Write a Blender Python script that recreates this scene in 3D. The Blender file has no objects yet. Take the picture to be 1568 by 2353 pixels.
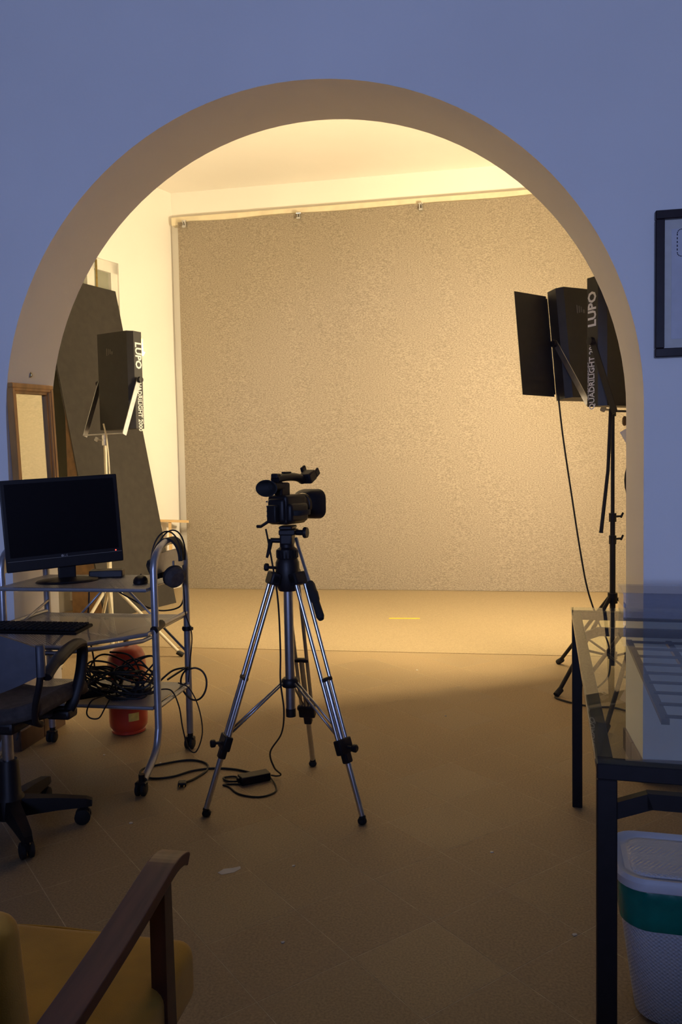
import bpy, bmesh, math, random
from mathutils import Vector, Matrix, Euler
random.seed(7)
PI = math.pi
sc = bpy.context.scene
COL = sc.collection

# ------------------------------------------------------------------ camera
F_PX, PITCH, ROLL, YAW = 1815.0, math.radians(3.3), math.radians(1.1), math.radians(10.2)
CAM_Z = 1.30
def cam_basis():
    up = Vector((0, 0, 1)); fw = Vector((-math.sin(YAW), math.cos(YAW), 0)); rt = Vector((math.cos(YAW), math.sin(YAW), 0))
    f2 = fw * math.cos(PITCH) - up * math.sin(PITCH); u2 = up * math.cos(PITCH) + fw * math.sin(PITCH)
    r3 = rt * math.cos(ROLL) - u2 * math.sin(ROLL); u3 = u2 * math.cos(ROLL) + rt * math.sin(ROLL)
    return r3, u3, f2
r3, u3, f2 = cam_basis()
camd = bpy.data.cameras.new('camera'); cam = bpy.data.objects.new('camera', camd); COL.objects.link(cam)
camd.sensor_fit = 'VERTICAL'; camd.sensor_height = 36.0; camd.lens = F_PX / 2353.0 * 36.0
camd.clip_start = 0.02; camd.clip_end = 100
cm = Matrix((r3, u3, -f2)).transposed().to_4x4(); cm.translation = (0, 0, CAM_Z); cam.matrix_world = cm
sc.camera = cam

# ------------------------------------------------------------------ world, daylight, exposure
w = bpy.data.worlds.new('world'); sc.world = w; w.use_nodes = True
w.node_tree.nodes['Background'].inputs[0].default_value = (0.25, 0.36, 0.75, 1)
w.node_tree.nodes['Background'].inputs[1].default_value = 0.25
DAY = bpy.data.lights.new('window_daylight', 'AREA'); DAY.shape = 'RECTANGLE'; DAY.size = 2.1; DAY.size_y = 1.5
DAY.energy = 222; DAY.color = (0.37, 0.48, 0.95)
dayo = bpy.data.objects.new('window_daylight', DAY); COL.objects.link(dayo)
dayo.location = (-0.5, -4.62, 1.95); dayo.rotation_euler = (math.radians(90), 0, 0)   # just outside the rear window, shining in (+Y)
TUBE_KEY, TUBE_FILL = 800.0, 170.0     # right (key) and left (fill) lamp tubes
TUBE_COLOR = (1.0, 0.79, 0.47)
vs = sc.view_settings
vs.view_transform = 'Standard'; vs.look = 'None'; vs.exposure = 0.0; vs.gamma = 1.0
vs.use_curve_mapping = False
sc.cycles.use_light_tree = False; sc.cycles.max_bounces = 6; sc.cycles.diffuse_bounces = 4; sc.cycles.glossy_bounces = 4; sc.cycles.transmission_bounces = 4; sc.cycles.transparent_max_bounces = 10
sc.cycles.caustics_reflective = False; sc.cycles.caustics_refractive = False

# ------------------------------------------------------------------ materials
MATS = {}
def M(name, col, rough=0.5, metal=0.0, var=None, bump=None, spec=0.5, emit=None, trans=0.0, ior=1.45, alpha=1.0, coat=0.0, col2=None, kind='noise', stretch=(1, 1, 1), sheen=0.0):
    m = bpy.data.materials.new(name); m.use_nodes = True; MATS[name] = m
    nt = m.node_tree; N = nt.nodes; L = nt.links; b = N['Principled BSDF']
    b.inputs['Base Color'].default_value = (*col, 1); b.inputs['Roughness'].default_value = rough
    b.inputs['Metallic'].default_value = metal; b.inputs['IOR'].default_value = ior
    b.inputs['Transmission Weight'].default_value = trans; b.inputs['Alpha'].default_value = alpha
    b.inputs['Coat Weight'].default_value = coat; b.inputs['Specular IOR Level'].default_value = spec
    b.inputs['Sheen Weight'].default_value = sheen
    if emit: b.inputs['Emission Color'].default_value = (*emit[0], 1); b.inputs['Emission Strength'].default_value = emit[1]
    def tex(scale, knd=kind, detail=4):
        tc = N.new('ShaderNodeTexCoord'); mp = N.new('ShaderNodeMapping'); mp.inputs['Scale'].default_value = stretch
        L.new(tc.outputs['Object'], mp.inputs[0])
        if knd == 'noise':
            t = N.new('ShaderNodeTexNoise'); t.inputs['Scale'].default_value = scale; t.inputs['Detail'].default_value = detail; o = t.outputs['Fac']
        elif knd == 'voronoi':
            t = N.new('ShaderNodeTexVoronoi'); t.inputs['Scale'].default_value = scale; o = t.outputs['Distance']
        else:
            t = N.new('ShaderNodeTexWave'); t.inputs['Scale'].default_value = scale; t.inputs['Distortion'].default_value = 3; t.inputs['Detail'].default_value = 3; o = t.outputs['Fac']
        L.new(mp.outputs[0], t.inputs['Vector']); return o
    if var:
        scale, amt = var; o = tex(scale)
        r = N.new('ShaderNodeValToRGB'); r.color_ramp.elements[0].position = 0.3; r.color_ramp.elements[1].position = 0.7
        c2 = col2 or tuple(max(0, c * (1 - amt)) for c in col); c1 = tuple(min(1, c * (1 + amt * 0.5)) for c in col)
        r.color_ramp.elements[0].color = (*c2, 1); r.color_ramp.elements[1].color = (*c1, 1)
        L.new(o, r.inputs[0]); L.new(r.outputs[0], b.inputs['Base Color'])
    if bump:
        scale, st = bump; o = tex(scale)
        bp = N.new('ShaderNodeBump'); bp.inputs['Strength'].default_value = st; bp.inputs['Distance'].default_value = 0.004
        L.new(o, bp.inputs['Height']); L.new(bp.outputs[0], b.inputs['Normal'])
    return m
M('plaster', (0.87, 0.86, 0.83), 0.85, bump=(60, 0.12), var=(1.2, 0.05))
M('studio_paint', (0.84, 0.81, 0.76), 0.8, bump=(40, 0.08), var=(1.0, 0.04))
M('dark_grout', (0.55, 0.435, 0.27), 0.8, var=(20, 0.3))
M('terrazzo_a', (0.32, 0.228, 0.122), 0.55, var=(150, 0.28), bump=(220, 0.15))
M('terrazzo_b', (0.335, 0.238, 0.128), 0.6, var=(140, 0.28), bump=(220, 0.15))
M('terrazzo_c', (0.305, 0.218, 0.118), 0.5, var=(160, 0.28), bump=(220, 0.15))
M('floor_sheet', (0.36, 0.27, 0.155), 0.9, var=(120, 0.22), bump=(150, 0.2))
M('felt', (0.315, 0.262, 0.200), 1.0, var=(95, 0.36), bump=(240, 0.4), spec=0.1, stretch=(0.7, 1, 1.4), sheen=0.15)
M('cream_wood', (0.75, 0.66, 0.48), 0.6, var=(9, 0.1))
M('black_metal', (0.012, 0.010, 0.012), 0.5, spec=0.3, var=(30, 0.2))
M('black_powder', (0.018, 0.016, 0.015), 0.5, bump=(400, 0.1), var=(25, 0.2))
M('black_plastic', (0.011, 0.009, 0.011), 0.45, spec=0.35, bump=(300, 0.08), var=(20, 0.2))
M('soft_black', (0.014, 0.013, 0.015), 0.8, bump=(120, 0.2), var=(20, 0.2))
M('rubber', (0.012, 0.012, 0.013), 0.75, var=(30, 0.2))
M('screen', (0.004, 0.003, 0.005), 0.28, spec=0.25, var=(3, 0.1))
M('silver', (0.62, 0.63, 0.66), 0.28, metal=1.0, var=(40, 0.08))
M('dull_silver', (0.42, 0.42, 0.44), 0.38, metal=1.0, var=(30, 0.12))
M('silver_paint', (0.38, 0.39, 0.43), 0.34, metal=0.65, var=(40, 0.1))
M('chrome', (0.8, 0.8, 0.8), 0.12, metal=1.0, var=(40, 0.05))
M('brass', (0.45, 0.33, 0.12), 0.35, metal=1.0, var=(40, 0.2))
M('mirror', (0.80, 0.82, 0.72), 0.03, metal=1.0, var=(2, 0.03))
M('reflector', (0.75, 0.75, 0.75), 0.25, metal=1.0, var=(20, 0.05))
M('tube_glow', (1, 1, 1), 0.4, emit=(TUBE_COLOR, TUBE_KEY), var=(5, 0.02))
M('tube_glow_soft', (1, 1, 1), 0.4, emit=(TUBE_COLOR, TUBE_FILL), var=(5, 0.02))
M('tube_off', (0.62, 0.60, 0.55), 0.35, var=(5, 0.02))
M('room_dim', (0.26, 0.25, 0.25), 0.85, var=(1.0, 0.05))
M('white_ink', (0.75, 0.74, 0.70), 0.6, var=(50, 0.05))
M('grey_ink', (0.13, 0.12, 0.11), 0.6, var=(50, 0.1))
M('foam_board', (0.032, 0.027, 0.023), 0.8, var=(14, 0.2), bump=(100, 0.1))
M('brown_edge', (0.16, 0.085, 0.03), 0.7, var=(14, 0.3))
M('oak_frame', (0.50, 0.25, 0.075), 0.35, var=(14, 0.45), kind='noise', stretch=(1, 1, 0.2), coat=0.3)
M('dark_wood', (0.05, 0.016, 0.012), 0.35, var=(12, 0.4), stretch=(3, 0.4, 1), coat=0.25)
M('arm_wood', (0.13, 0.045, 0.02), 0.45, var=(12, 0.4), stretch=(5, 0.5, 2), coat=0.1)
M('mustard', (0.60, 0.33, 0.03), 0.85, var=(8, 0.22), bump=(500, 0.2), sheen=0.2)
M('skirting_tile', (0.12, 0.07, 0.045), 0.45, var=(12, 0.4))
M('grey_fabric', (0.060, 0.050, 0.048), 0.95, var=(40, 0.3), bump=(400, 0.3))
M('blue_plastic', (0.06, 0.065, 0.085), 0.45, var=(30, 0.15))
M('red_paint', (0.50, 0.045, 0.022), 0.28, var=(6, 0.2), coat=0.4)
M('paper', (0.78, 0.76, 0.70), 0.85, var=(30, 0.06))
M('mat_board', (0.62, 0.60, 0.55), 0.9, var=(30, 0.05))
M('print_paper', (0.60, 0.60, 0.64), 0.9, var=(20, 0.05))
M('ink', (0.02, 0.02, 0.04), 0.8, var=(30, 0.2))
M('frame_black', (0.02, 0.012, 0.015), 0.35, var=(20, 0.3))
M('yellow_tape', (0.90, 0.62, 0.01), 0.6, var=(20, 0.1))
M('bin_plastic', (0.62, 0.64, 0.70), 0.45, bump=(1, 0.0), var=(10, 0.06))
M('bag_green', (0.0, 0.20, 0.16), 0.25, var=(14, 0.35), bump=(30, 0.4))
M('cable', (0.012, 0.011, 0.012), 0.55, var=(20, 0.3))
M('orange_label', (0.75, 0.55, 0.12), 0.6, var=(40, 0.2))
M('white_plastic', (0.72, 0.70, 0.64), 0.45, var=(10, 0.05))
M('pale_stand', (0.72, 0.66, 0.52), 0.4, var=(20, 0.1))
M('pine', (0.62, 0.42, 0.20), 0.6, var=(10, 0.2), stretch=(1, 1, 6))
M('red_led', (0.8, 0.02, 0.02), 0.4, emit=((1, 0.05, 0.03), 6.0), var=(5, 0.02))
M('lens_glass', (0.01, 0.01, 0.015), 0.05, var=(5, 0.1))
M('window_glass', (0.30, 0.30, 0.24), 0.15, var=(3, 0.15))
M('warm_gel', (0.75, 0.36, 0.08), 0.5, var=(20, 0.3))
# clear glass of the table top and acrylic: glossy coat over transparent
def glass_mat(name, tint, rough, ior=1.5, haze=0.0, haze_col=(0.5, 0.5, 0.5)):
    m = bpy.data.materials.new(name); m.use_nodes = True; MATS[name] = m
    nt = m.node_tree; N = nt.nodes; L = nt.links; N.remove(N['Principled BSDF']); out = N['Material Output']
    fr = N.new('ShaderNodeFresnel'); fr.inputs['IOR'].default_value = ior
    tr = N.new('ShaderNodeBsdfTransparent'); tr.inputs[0].default_value = (*tint, 1)
    gl = N.new('ShaderNodeBsdfGlossy'); gl.inputs['Roughness'].default_value = rough
    df = N.new('ShaderNodeBsdfDiffuse'); df.inputs[0].default_value = (*haze_col, 1)
    no = N.new('ShaderNodeTexNoise'); no.inputs['Scale'].default_value = 7
    mr = N.new('ShaderNodeMapRange'); mr.inputs['To Min'].default_value = haze * 0.7; mr.inputs['To Max'].default_value = haze * 1.3
    L.new(no.outputs['Fac'], mr.inputs['Value'])
    mx0 = N.new('ShaderNodeMixShader'); L.new(mr.outputs[0], mx0.inputs[0]); L.new(tr.outputs[0], mx0.inputs[1]); L.new(df.outputs[0], mx0.inputs[2])
    ge = N.new('ShaderNodeNewGeometry'); iv = N.new('ShaderNodeMath'); iv.operation = 'SUBTRACT'; iv.inputs[0].default_value = 1.0; L.new(ge.outputs['Backfacing'], iv.inputs[1])
    fm = N.new('ShaderNodeMath'); fm.operation = 'MULTIPLY'; L.new(fr.outputs[0], fm.inputs[0]); L.new(iv.outputs[0], fm.inputs[1])
    mx = N.new('ShaderNodeMixShader'); L.new(fm.outputs[0], mx.inputs[0]); L.new(mx0.outputs[0], mx.inputs[1]); L.new(gl.outputs[0], mx.inputs[2])
    L.new(mx.outputs[0], out.inputs[0]); return m
glass_mat('table_glass', (0.90, 0.95, 0.92), 0.01, 1.5, 0.04)
glass_mat('acrylic', (0.86, 0.88, 0.92), 0.05, 1.5, 0.16, (0.50, 0.50, 0.53))
# perforated sheet: round dots punched through
def perforated(name, col, scale, hole=0.34):
    m = bpy.data.materials.new(name); m.use_nodes = True; MATS[name] = m
    nt = m.node_tree; N = nt.nodes; L = nt.links; b = N['Principled BSDF']; out = N['Material Output']
    b.inputs['Base Color'].default_value = (*col, 1); b.inputs['Metallic'].default_value = 0.55; b.inputs['Roughness'].default_value = 0.42
    tc = N.new('ShaderNodeTexCoord'); mp = N.new('ShaderNodeMapping'); mp.inputs['Rotation'].default_value = (0, 0, math.radians(45)); mp.inputs['Scale'].default_value = (scale, scale, scale)
    L.new(tc.outputs['Object'], mp.inputs[0])
    fr = N.new('ShaderNodeVectorMath'); fr.operation = 'FRACTION'; L.new(mp.outputs[0], fr.inputs[0])
    sb = N.new('ShaderNodeVectorMath'); sb.operation = 'SUBTRACT'; sb.inputs[1].default_value = (0.5, 0.5, 0.5); L.new(fr.outputs[0], sb.inputs[0])
    mu = N.new('ShaderNodeVectorMath'); mu.operation = 'MULTIPLY'; mu.inputs[1].default_value = (1, 1, 0); L.new(sb.outputs[0], mu.inputs[0])
    ln = N.new('ShaderNodeVectorMath'); ln.operation = 'LENGTH'; L.new(mu.outputs[0], ln.inputs[0])
    lt = N.new('ShaderNodeMath'); lt.operation = 'LESS_THAN'; lt.inputs[1].default_value = hole; L.new(ln.outputs['Value'], lt.inputs[0])
    tr = N.new('ShaderNodeBsdfTransparent'); mx = N.new('ShaderNodeMixShader')
    L.new(lt.outputs[0], mx.inputs[0]); L.new(b.outputs[0], mx.inputs[1]); L.new(tr.outputs[0], mx.inputs[2]); L.new(mx.outputs[0], out.inputs[0])
    return m
perforated('perforated_steel', (0.40, 0.40, 0.42), 110, 0.33)
# woven weave texture of the laundry bin (relief only)
def weave(name, col, sc_):
    m = M(name, col, 0.45); nt = m.node_tree; N = nt.nodes; L = nt.links; b = N['Principled BSDF']
    tc = N.new('ShaderNodeTexCoord'); mp = N.new('ShaderNodeMapping'); mp.inputs['Scale'].default_value = (sc_, sc_, sc_); mp.inputs['Rotation'].default_value = (0.6, 0.6, 0.8)
    L.new(tc.outputs['Object'], mp.inputs[0])
    ck = N.new('ShaderNodeTexVoronoi'); ck.inputs['Scale'].default_value = 1.0; ck.inputs['Randomness'].default_value = 0.0; L.new(mp.outputs[0], ck.inputs['Vector'])
    bp = N.new('ShaderNodeBump'); bp.inputs['Strength'].default_value = 0.9; bp.inputs['Distance'].default_value = 0.004; L.new(ck.outputs['Distance'], bp.inputs['Height']); L.new(bp.outputs[0], b.inputs['Normal'])
weave('bin_weave', (0.60, 0.62, 0.68), 150)

# ------------------------------------------------------------------ mesh helpers
class MB:
    """collects shapes into one bmesh"""
    def __init__(s): s.bm = bmesh.new(); s.smooth_faces = set()
    def _flag(s, faces, smooth):
        for f in faces: f.smooth = smooth
    def box(s, c, size, rot=None, bevel=0.0, seg=1):
        r = bmesh.ops.create_cube(s.bm, size=1.0); vs_ = r['verts']
        bmesh.ops.scale(s.bm, vec=size, verts=vs_)
        if bevel > 0:
            ed = list({e for v in vs_ for e in v.link_edges})
            rb = bmesh.ops.bevel(s.bm, geom=ed, offset=bevel, segments=seg, affect='EDGES', profile=0.5)
            vs_ = list({v for f in rb['faces'] for v in f.verts} | {v for v in vs_ if v.is_valid})
            if seg > 1: s._flag(rb['faces'], True)
        m = Matrix.Translation(c)
        if rot is not None: m = m @ (rot.to_4x4() if isinstance(rot, (Matrix,)) else Euler(rot).to_matrix().to_4x4())
        bmesh.ops.transform(s.bm, matrix=m, verts=vs_); return s
    def tube(s, pts, r, seg=10, closed=False, caps=True, smooth=True, sx=1.0):
        pts = [Vector(p) for p in pts]; n = len(pts)
        rr = r if isinstance(r, (list, tuple)) else [r] * n
        tang = []
        for i in range(n):
            a = pts[(i - 1) % n] if (closed or i > 0) else pts[0]; b = pts[(i + 1) % n] if (closed or i < n - 1) else pts[-1]
            t = b - a; tang.append(t.normalized() if t.length > 1e-9 else Vector((0, 0, 1)))
        t0 = tang[0]; ref = Vector((0, 0, 1)) if abs(t0.z) < 0.9 else Vector((1, 0, 0))
        u = t0.cross(ref).normalized(); rings = []
        for i in range(n):
            t = tang[i]; u = (u - t * u.dot(t)); u = u.normalized() if u.length > 1e-6 else t.orthogonal().normalized(); v = t.cross(u)
            rings.append([s.bm.verts.new(pts[i] + (u * math.cos(2 * PI * k / seg) * sx + v * math.sin(2 * PI * k / seg)) * rr[i]) for k in range(seg)])
        m = n if closed else n - 1
        for i in range(m):
            A, B = rings[i], rings[(i + 1) % n]
            for k in range(seg):
                f = s.bm.faces.new((A[k], A[(k + 1) % seg], B[(k + 1) % seg], B[k])); f.smooth = smooth
        if caps and not closed:
            s.bm.faces.new(rings[0][::-1]); s.bm.faces.new(rings[-1])
        return s
    def cyl(s, a, b, r, seg=16, r2=None):
        return s.tube([a, b], [r, r if r2 is None else r2], seg)
    def lathe(s, prof, c=(0, 0, 0), seg=24, axis=None, sx=1.0, sy=1.0):
        """prof: (radius, height) pairs along the axis (default Z)"""
        rot = Matrix.Identity(4) if axis is None else Vector((0, 0, 1)).rotation_difference(Vector(axis)).to_matrix().to_4x4()
        mt = Matrix.Translation(c) @ rot; rings = []
        for (r, h) in prof:
            if r < 1e-6: rings.append([s.bm.verts.new(mt @ Vector((0, 0, h)))])
            else: rings.append([s.bm.verts.new(mt @ Vector((r * math.cos(2 * PI * k / seg) * sx, r * math.sin(2 * PI * k / seg) * sy, h))) for k in range(seg)])
        for A, B in zip(rings, rings[1:]):
            for k in range(seg):
                k2 = (k + 1) % seg
                if len(A) == 1 and len(B) == 1: continue
                if len(A) == 1: q = (A[0], B[k], B[k2])
                elif len(B) == 1: q = (A[k], A[k2], B[0])
                else: q = (A[k], A[k2], B[k2], B[k])
                f = s.bm.faces.new(q); f.smooth = True
        if len(rings[0]) > 1: s.bm.faces.new(rings[0][::-1])
        if len(rings[-1]) > 1: s.bm.faces.new(rings[-1])
        return s
    def prism(s, poly, d, plane='xy', off=0.0, mat=None):
        """extrude a 2D polygon by d along the plane normal, starting at off"""
        def p3(p, h):
            a, b = p
            v = {'xy': (a, b, h), 'xz': (a, h, b), 'yz': (h, a, b)}[plane]; v = Vector(v); return mat @ v if mat else v
        A = [s.bm.verts.new(p3(p, off)) for p in poly]; B = [s.bm.verts.new(p3(p, off + d)) for p in poly]; n = len(poly)
        s.bm.faces.new(A); s.bm.faces.new(B[::-1])
        for i in range(n): s.bm.faces.new((A[i], B[i], B[(i + 1) % n], A[(i + 1) % n]))
        return s
    def grid(s, f, nu, nv, thick=None, smooth=True):
        """surface f(u,v); with thick: offset copy along normal approx by f2"""
        V = [[s.bm.verts.new(f(i / nu, j / nv)) for j in range(nv + 1)] for i in range(nu + 1)]
        for i in range(nu):
            for j in range(nv):
                q = s.bm.faces.new((V[i][j], V[i + 1][j], V[i + 1][j + 1], V[i][j + 1])); q.smooth = smooth
        if thick:
            g = [fc for fc in s.bm.faces]; bmesh.ops.recalc_face_normals(s.bm, faces=g)
            bmesh.ops.solidify(s.bm, geom=g, thickness=thick)
        return s
    def build(s, name, mat, parent=None, world=False, autosmooth=False):
        bmesh.ops.recalc_face_normals(s.bm, faces=list(s.bm.faces))
        for e in s.bm.edges:
            if len(e.link_faces) == 2 and e.calc_face_angle(0.0) > 0.65: e.smooth = False
        me = bpy.data.meshes.new(name)
        if world and parent is not None:
            root = parent
            while root.parent: root = root.parent
            s.bm.transform(root.matrix_basis.inverted())
        s.bm.to_mesh(me); s.bm.free(); me.materials.append(MATS[mat] if isinstance(mat, str) else mat)
        o = bpy.data.objects.new(name, me); COL.objects.link(o)
        if parent is not None: o.parent = parent
        return o
    def solo(s, name, mat, label, cat, group=None):
        """top-level single-mesh thing, origin at its base"""
        vs_ = s.bm.verts; xs = [v.co.x for v in vs_]; ys = [v.co.y for v in vs_]; zs = [v.co.z for v in vs_]
        c = Vector(((min(xs) + max(xs)) / 2, (min(ys) + max(ys)) / 2, min(zs))); s.bm.transform(Matrix.Translation(-c))
        o = s.build(name, mat); o.location = c; tag(o, label, cat, group); return o
def tag(o, label, cat, group=None):
    o['label'] = label; o['category'] = cat
    if group: o['group'] = group
def thing(name, label, cat, loc=(0, 0, 0), rotz=0.0, group=None):
    o = bpy.data.objects.new(name, None); COL.objects.link(o); o.location = loc; o.rotation_euler = (0, 0, rotz); o.empty_display_size = 0.1
    o.matrix_basis = Matrix.Translation(loc) @ Matrix.Rotation(rotz, 4, 'Z')
    tag(o, label, cat, group); return o
def struct(name, mb, mat):
    o = mb.build(name, mat); o['kind'] = 'structure'; return o
def cr(pts, n=8, closed=False):
    """Catmull-Rom through points"""
    P = [Vector(p) for p in pts]; out = []; m = len(P)
    for i in range(m if closed else m - 1):
        if closed: a, b, c, d = P[(i - 1) % m], P[i], P[(i + 1) % m], P[(i + 2) % m]
        else: a, b, c, d = P[max(i - 1, 0)], P[i], P[i + 1], P[min(i + 2, m - 1)]
        for k in range(n):
            t = k / n
            out.append(0.5 * ((2 * b) + (c - a) * t + (2 * a - 5 * b + 4 * c - d) * t * t + (3 * b - a - 3 * c + d) * t ** 3))
    if not closed: out.append(P[-1])
    return out
def copy_tree(o, parent=None):
    c = o.copy(); COL.objects.link(c); c.parent = parent
    for ch in o.children: copy_tree(ch, c)
    return c
def text_mesh(txt, size, depth=0.0008, font_bold=0.0, align='CENTER'):
    cu = bpy.data.curves.new('lettering', 'FONT'); cu.body = txt; cu.size = size; cu.extrude = depth; cu.align_x = align; cu.align_y = 'CENTER'; cu.offset = font_bold
    cu.resolution_u = 2
    ob = bpy.data.objects.new('lettering_tmp', cu); COL.objects.link(ob)
    dg = bpy.context.evaluated_depsgraph_get(); me = bpy.data.meshes.new_from_object(ob.evaluated_get(dg))
    bpy.data.objects.remove(ob); bpy.data.curves.remove(cu); me.materials.clear(); return me
def put_text(txt, size, mat, parent, m4, name='lettering', bold=0.0, sx=1.0):
    me = text_mesh(txt, size, font_bold=bold); me.transform(m4 @ Matrix.Scale(sx, 4, (1, 0, 0))); me.materials.append(MATS[mat])
    o = bpy.data.objects.new(name, me); COL.objects.link(o); o.parent = parent; return o
def frame4(x, y, z, o):
    """matrix with given axes"""
    m = Matrix((Vector(x), Vector(y), Vector(z))).transposed().to_4x4(); m.translation = o; return m

# ================================================================== SETTING
AW_Y0, AW_Y1 = 3.30, 3.69           # arch wall front / rear face
AR, AXC, ASZ = 1.385, -0.755, 1.52  # arch radius, centre x, springing height
CEIL = 4.27
XL, XR, YR = -3.4, 2.7, -4.5        # main room left / right / rear
def arch_pts(n=56): return [(AXC + AR * math.cos(PI - PI * k / n), ASZ + AR * math.sin(PI - PI * k / n)) for k in range(n + 1)]
def arch_wall():
    b = MB(); bm = b.bm
    ap = [(AXC - AR, -0.0015)] + arch_pts() + [(AXC + AR, -0.0015)]
    x0, x1 = -5.2, XR + 0.2
    # outer boundary points paired with each arch point so the wall face is a strip of quads
    def outer(i):
        n = len(ap) - 1
        if i == 0: return (x0, -0.0015)
        if i == n: return (x1, -0.0015)
        a, z = ap[i]; dx, dz = a - AXC, z - ASZ
        cand = []
        if dz > 1e-6: cand.append((CEIL - ASZ) / dz)
        if dx < -1e-6: cand.append((x0 - AXC) / dx)
        if dx > 1e-6: cand.append((x1 - AXC) / dx)
        k = min(cand); return (AXC + dx * k, ASZ + dz * k)
    op = [outer(i) for i in range(len(ap))]
    F = [[bm.verts.new((x, Y, z)) for (x, z) in ap] for Y in (AW_Y0, AW_Y1)]; G = [[bm.verts.new((x, Y, z)) for (x, z) in op] for Y in (AW_Y0, AW_Y1)]
    for i in range(len(ap) - 1):
        bm.faces.new((F[0][i], F[0][i + 1], G[0][i + 1], G[0][i])); bm.faces.new((F[1][i], G[1][i], G[1][i + 1], F[1][i + 1]))
        f = bm.faces.new((F[0][i], F[1][i], F[1][i + 1], F[0][i + 1])); f.smooth = 0 < i < len(ap) - 2
        bm.faces.new((G[0][i], G[0][i + 1], G[1][i + 1], G[1][i]))
    # corner triangles of the rectangle
    for xx in (x0, x1):
        ci = 1 if xx == x0 else None
        idx = [i for i in range(len(op) - 1) if (abs(op[i][0] - xx) < 1e-6) != (abs(op[i + 1][0] - xx) < 1e-6) and 0 < i < len(op) - 2]
        for i in idx:
            for k, Y in enumerate((AW_Y0, AW_Y1)):
                c = bm.verts.new((xx, Y, CEIL)); bm.faces.new((G[k][i], c, G[k][i + 1]))
    return b
ARCHW = struct('wall_front', arch_wall(), 'plaster')
# main room
b = MB(); b.box(((XL - 0.1), -0.55, CEIL / 2), (0.2, 7.7, CEIL)); struct('wall_left', b, 'room_dim')
b = MB(); b.box(((XR + 0.1), -0.55, CEIL / 2), (0.2, 7.7, CEIL)); struct('wall_right', b, 'room_dim')
WX0, WX1, WZ0, WZ1 = -1.6, 0.6, 1.15, 2.75
b = MB()
b.box(((XL + WX0) / 2, YR, CEIL / 2), (WX0 - XL, 0.2, CEIL)); b.box(((XR + WX1) / 2, YR, CEIL / 2), (XR - WX1, 0.2, CEIL))
b.box(((WX0 + WX1) / 2, YR, WZ0 / 2), (WX1 - WX0, 0.2, WZ0)); b.box(((WX0 + WX1) / 2, YR, (WZ1 + CEIL) / 2), (WX1 - WX0, 0.2, CEIL - WZ1))
struct('wall_rear', b, 'room_dim')
b = MB(); b.box((0.0, -0.75, 0.50), (5.2, 0.12, 1.00), bevel=0.01); b.box((0.0, -0.75, 1.015), (5.26, 0.18, 0.03), bevel=0.008); struct('added_daylight_screen', b, 'room_dim')   # unseen screen added behind the camera to keep daylight off foreground floor and bin
b = MB(); t_ = 0.06
for z in (WZ0 + t_ / 2, WZ1 - t_ / 2): b.box(((WX0 + WX1) / 2, YR, z), (WX1 - WX0, 0.08, t_))
for x in (WX0 + t_ / 2, WX1 - t_ / 2, (WX0 + WX1) / 2): b.box((x, YR, (WZ0 + WZ1) / 2), (t_, 0.08, WZ1 - WZ0))
struct('window_2', b, 'white_plastic')
b = MB(); b.box((-0.35, -0.6, CEIL + 0.1), (6.5, 8.2, 0.2)); struct('ceiling', b, 'room_dim')
# studio beyond the arch (left wall runs at an angle)
BY = 8.24; LC = Vector((-3.28, BY, 0)); LD = Vector((0.342, 0.940, 0)); LN = Vector((0.940, -0.342, 0))
b = MB(); b.box((-0.6, BY + 0.1, CEIL / 2), (5.6, 0.2, CEIL)); struct('wall_back', b, 'studio_paint')
def wp(s, z, o=0.0): p = LC - LD * s + LN * o; return (p.x, p.y, z)      # point on the studio's left wall
S0, S1, SZ0, SZ1 = 0.80, 1.75, 0.95, 3.36                                 # window opening in it
b = MB()
def wall_piece(b, s0, s1, z0, z1):
    vs_ = [b.bm.verts.new(wp(s, z, o)) for o in (0, -0.22) for (s, z) in ((s0, z0), (s1, z0), (s1, z1), (s0, z1))]
    for q in ((0, 1, 2, 3), (7, 6, 5, 4), (0, 4, 5, 1), (1, 5, 6, 2), (2, 6, 7, 3), (3, 7, 4, 0)): b.bm.faces.new([vs_[i] for i in q])
wall_piece(b, -0.05, S0, 0, CEIL); wall_piece(b, S1, 5.2, 0, CEIL); wall_piece(b, S0, S1, 0, SZ0); wall_piece(b, S0, S1, SZ1, CEIL)
struct('wall_studio_left', b, 'studio_paint')
b = MB(); b.box((2.1, (AW_Y1 + BY) / 2, CEIL / 2), (0.2, BY - AW_Y1, CEIL)); struct('wall_studio_right', b, 'studio_paint')
b = MB(); b.box((-1.4, (AW_Y1 + BY) / 2 + 0.1, CEIL + 0.1), (7.4, BY - AW_Y1 + 0.6, 0.2)); struct('ceiling_studio', b, 'studio_paint')
# casement window in the studio's left wall
def quad_bar(b, s0, s1, z0, z1, o0, o1):
    vs_ = [b.bm.verts.new(wp(s, z, o)) for o in (o1, o0) for (s, z) in ((s0, z0), (s1, z0), (s1, z1), (s0, z1))]
    for q in ((0, 1, 2, 3), (7, 6, 5, 4), (0, 4, 5, 1), (1, 5, 6, 2), (2, 6, 7, 3), (3, 7, 4, 0)): b.bm.faces.new([vs_[i] for i in q])
b = MB(); fw_ = 0.085
for (s0, s1, z0, z1) in ((S0, S0 + fw_, SZ0, SZ1), (S1 - fw_, S1, SZ0, SZ1), (S0, S1, SZ0, SZ0 + fw_), (S0, S1, SZ1 - fw_ - 0.02, SZ1), (1.10, 1.19, SZ0, SZ1)): quad_bar(b, s0, s1, z0, z1, -0.10, -0.02)
win1 = struct('window_1', b, 'white_plastic')
for (s0, s1) in ((S0 + fw_, 1.10), (1.19, S1 - fw_)):
    b = MB(); quad_bar(b, s0, s1, SZ0 + fw_, SZ1 - fw_ - 0.02, -0.07, -0.06); b.build('pane', 'window_glass', win1)
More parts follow.
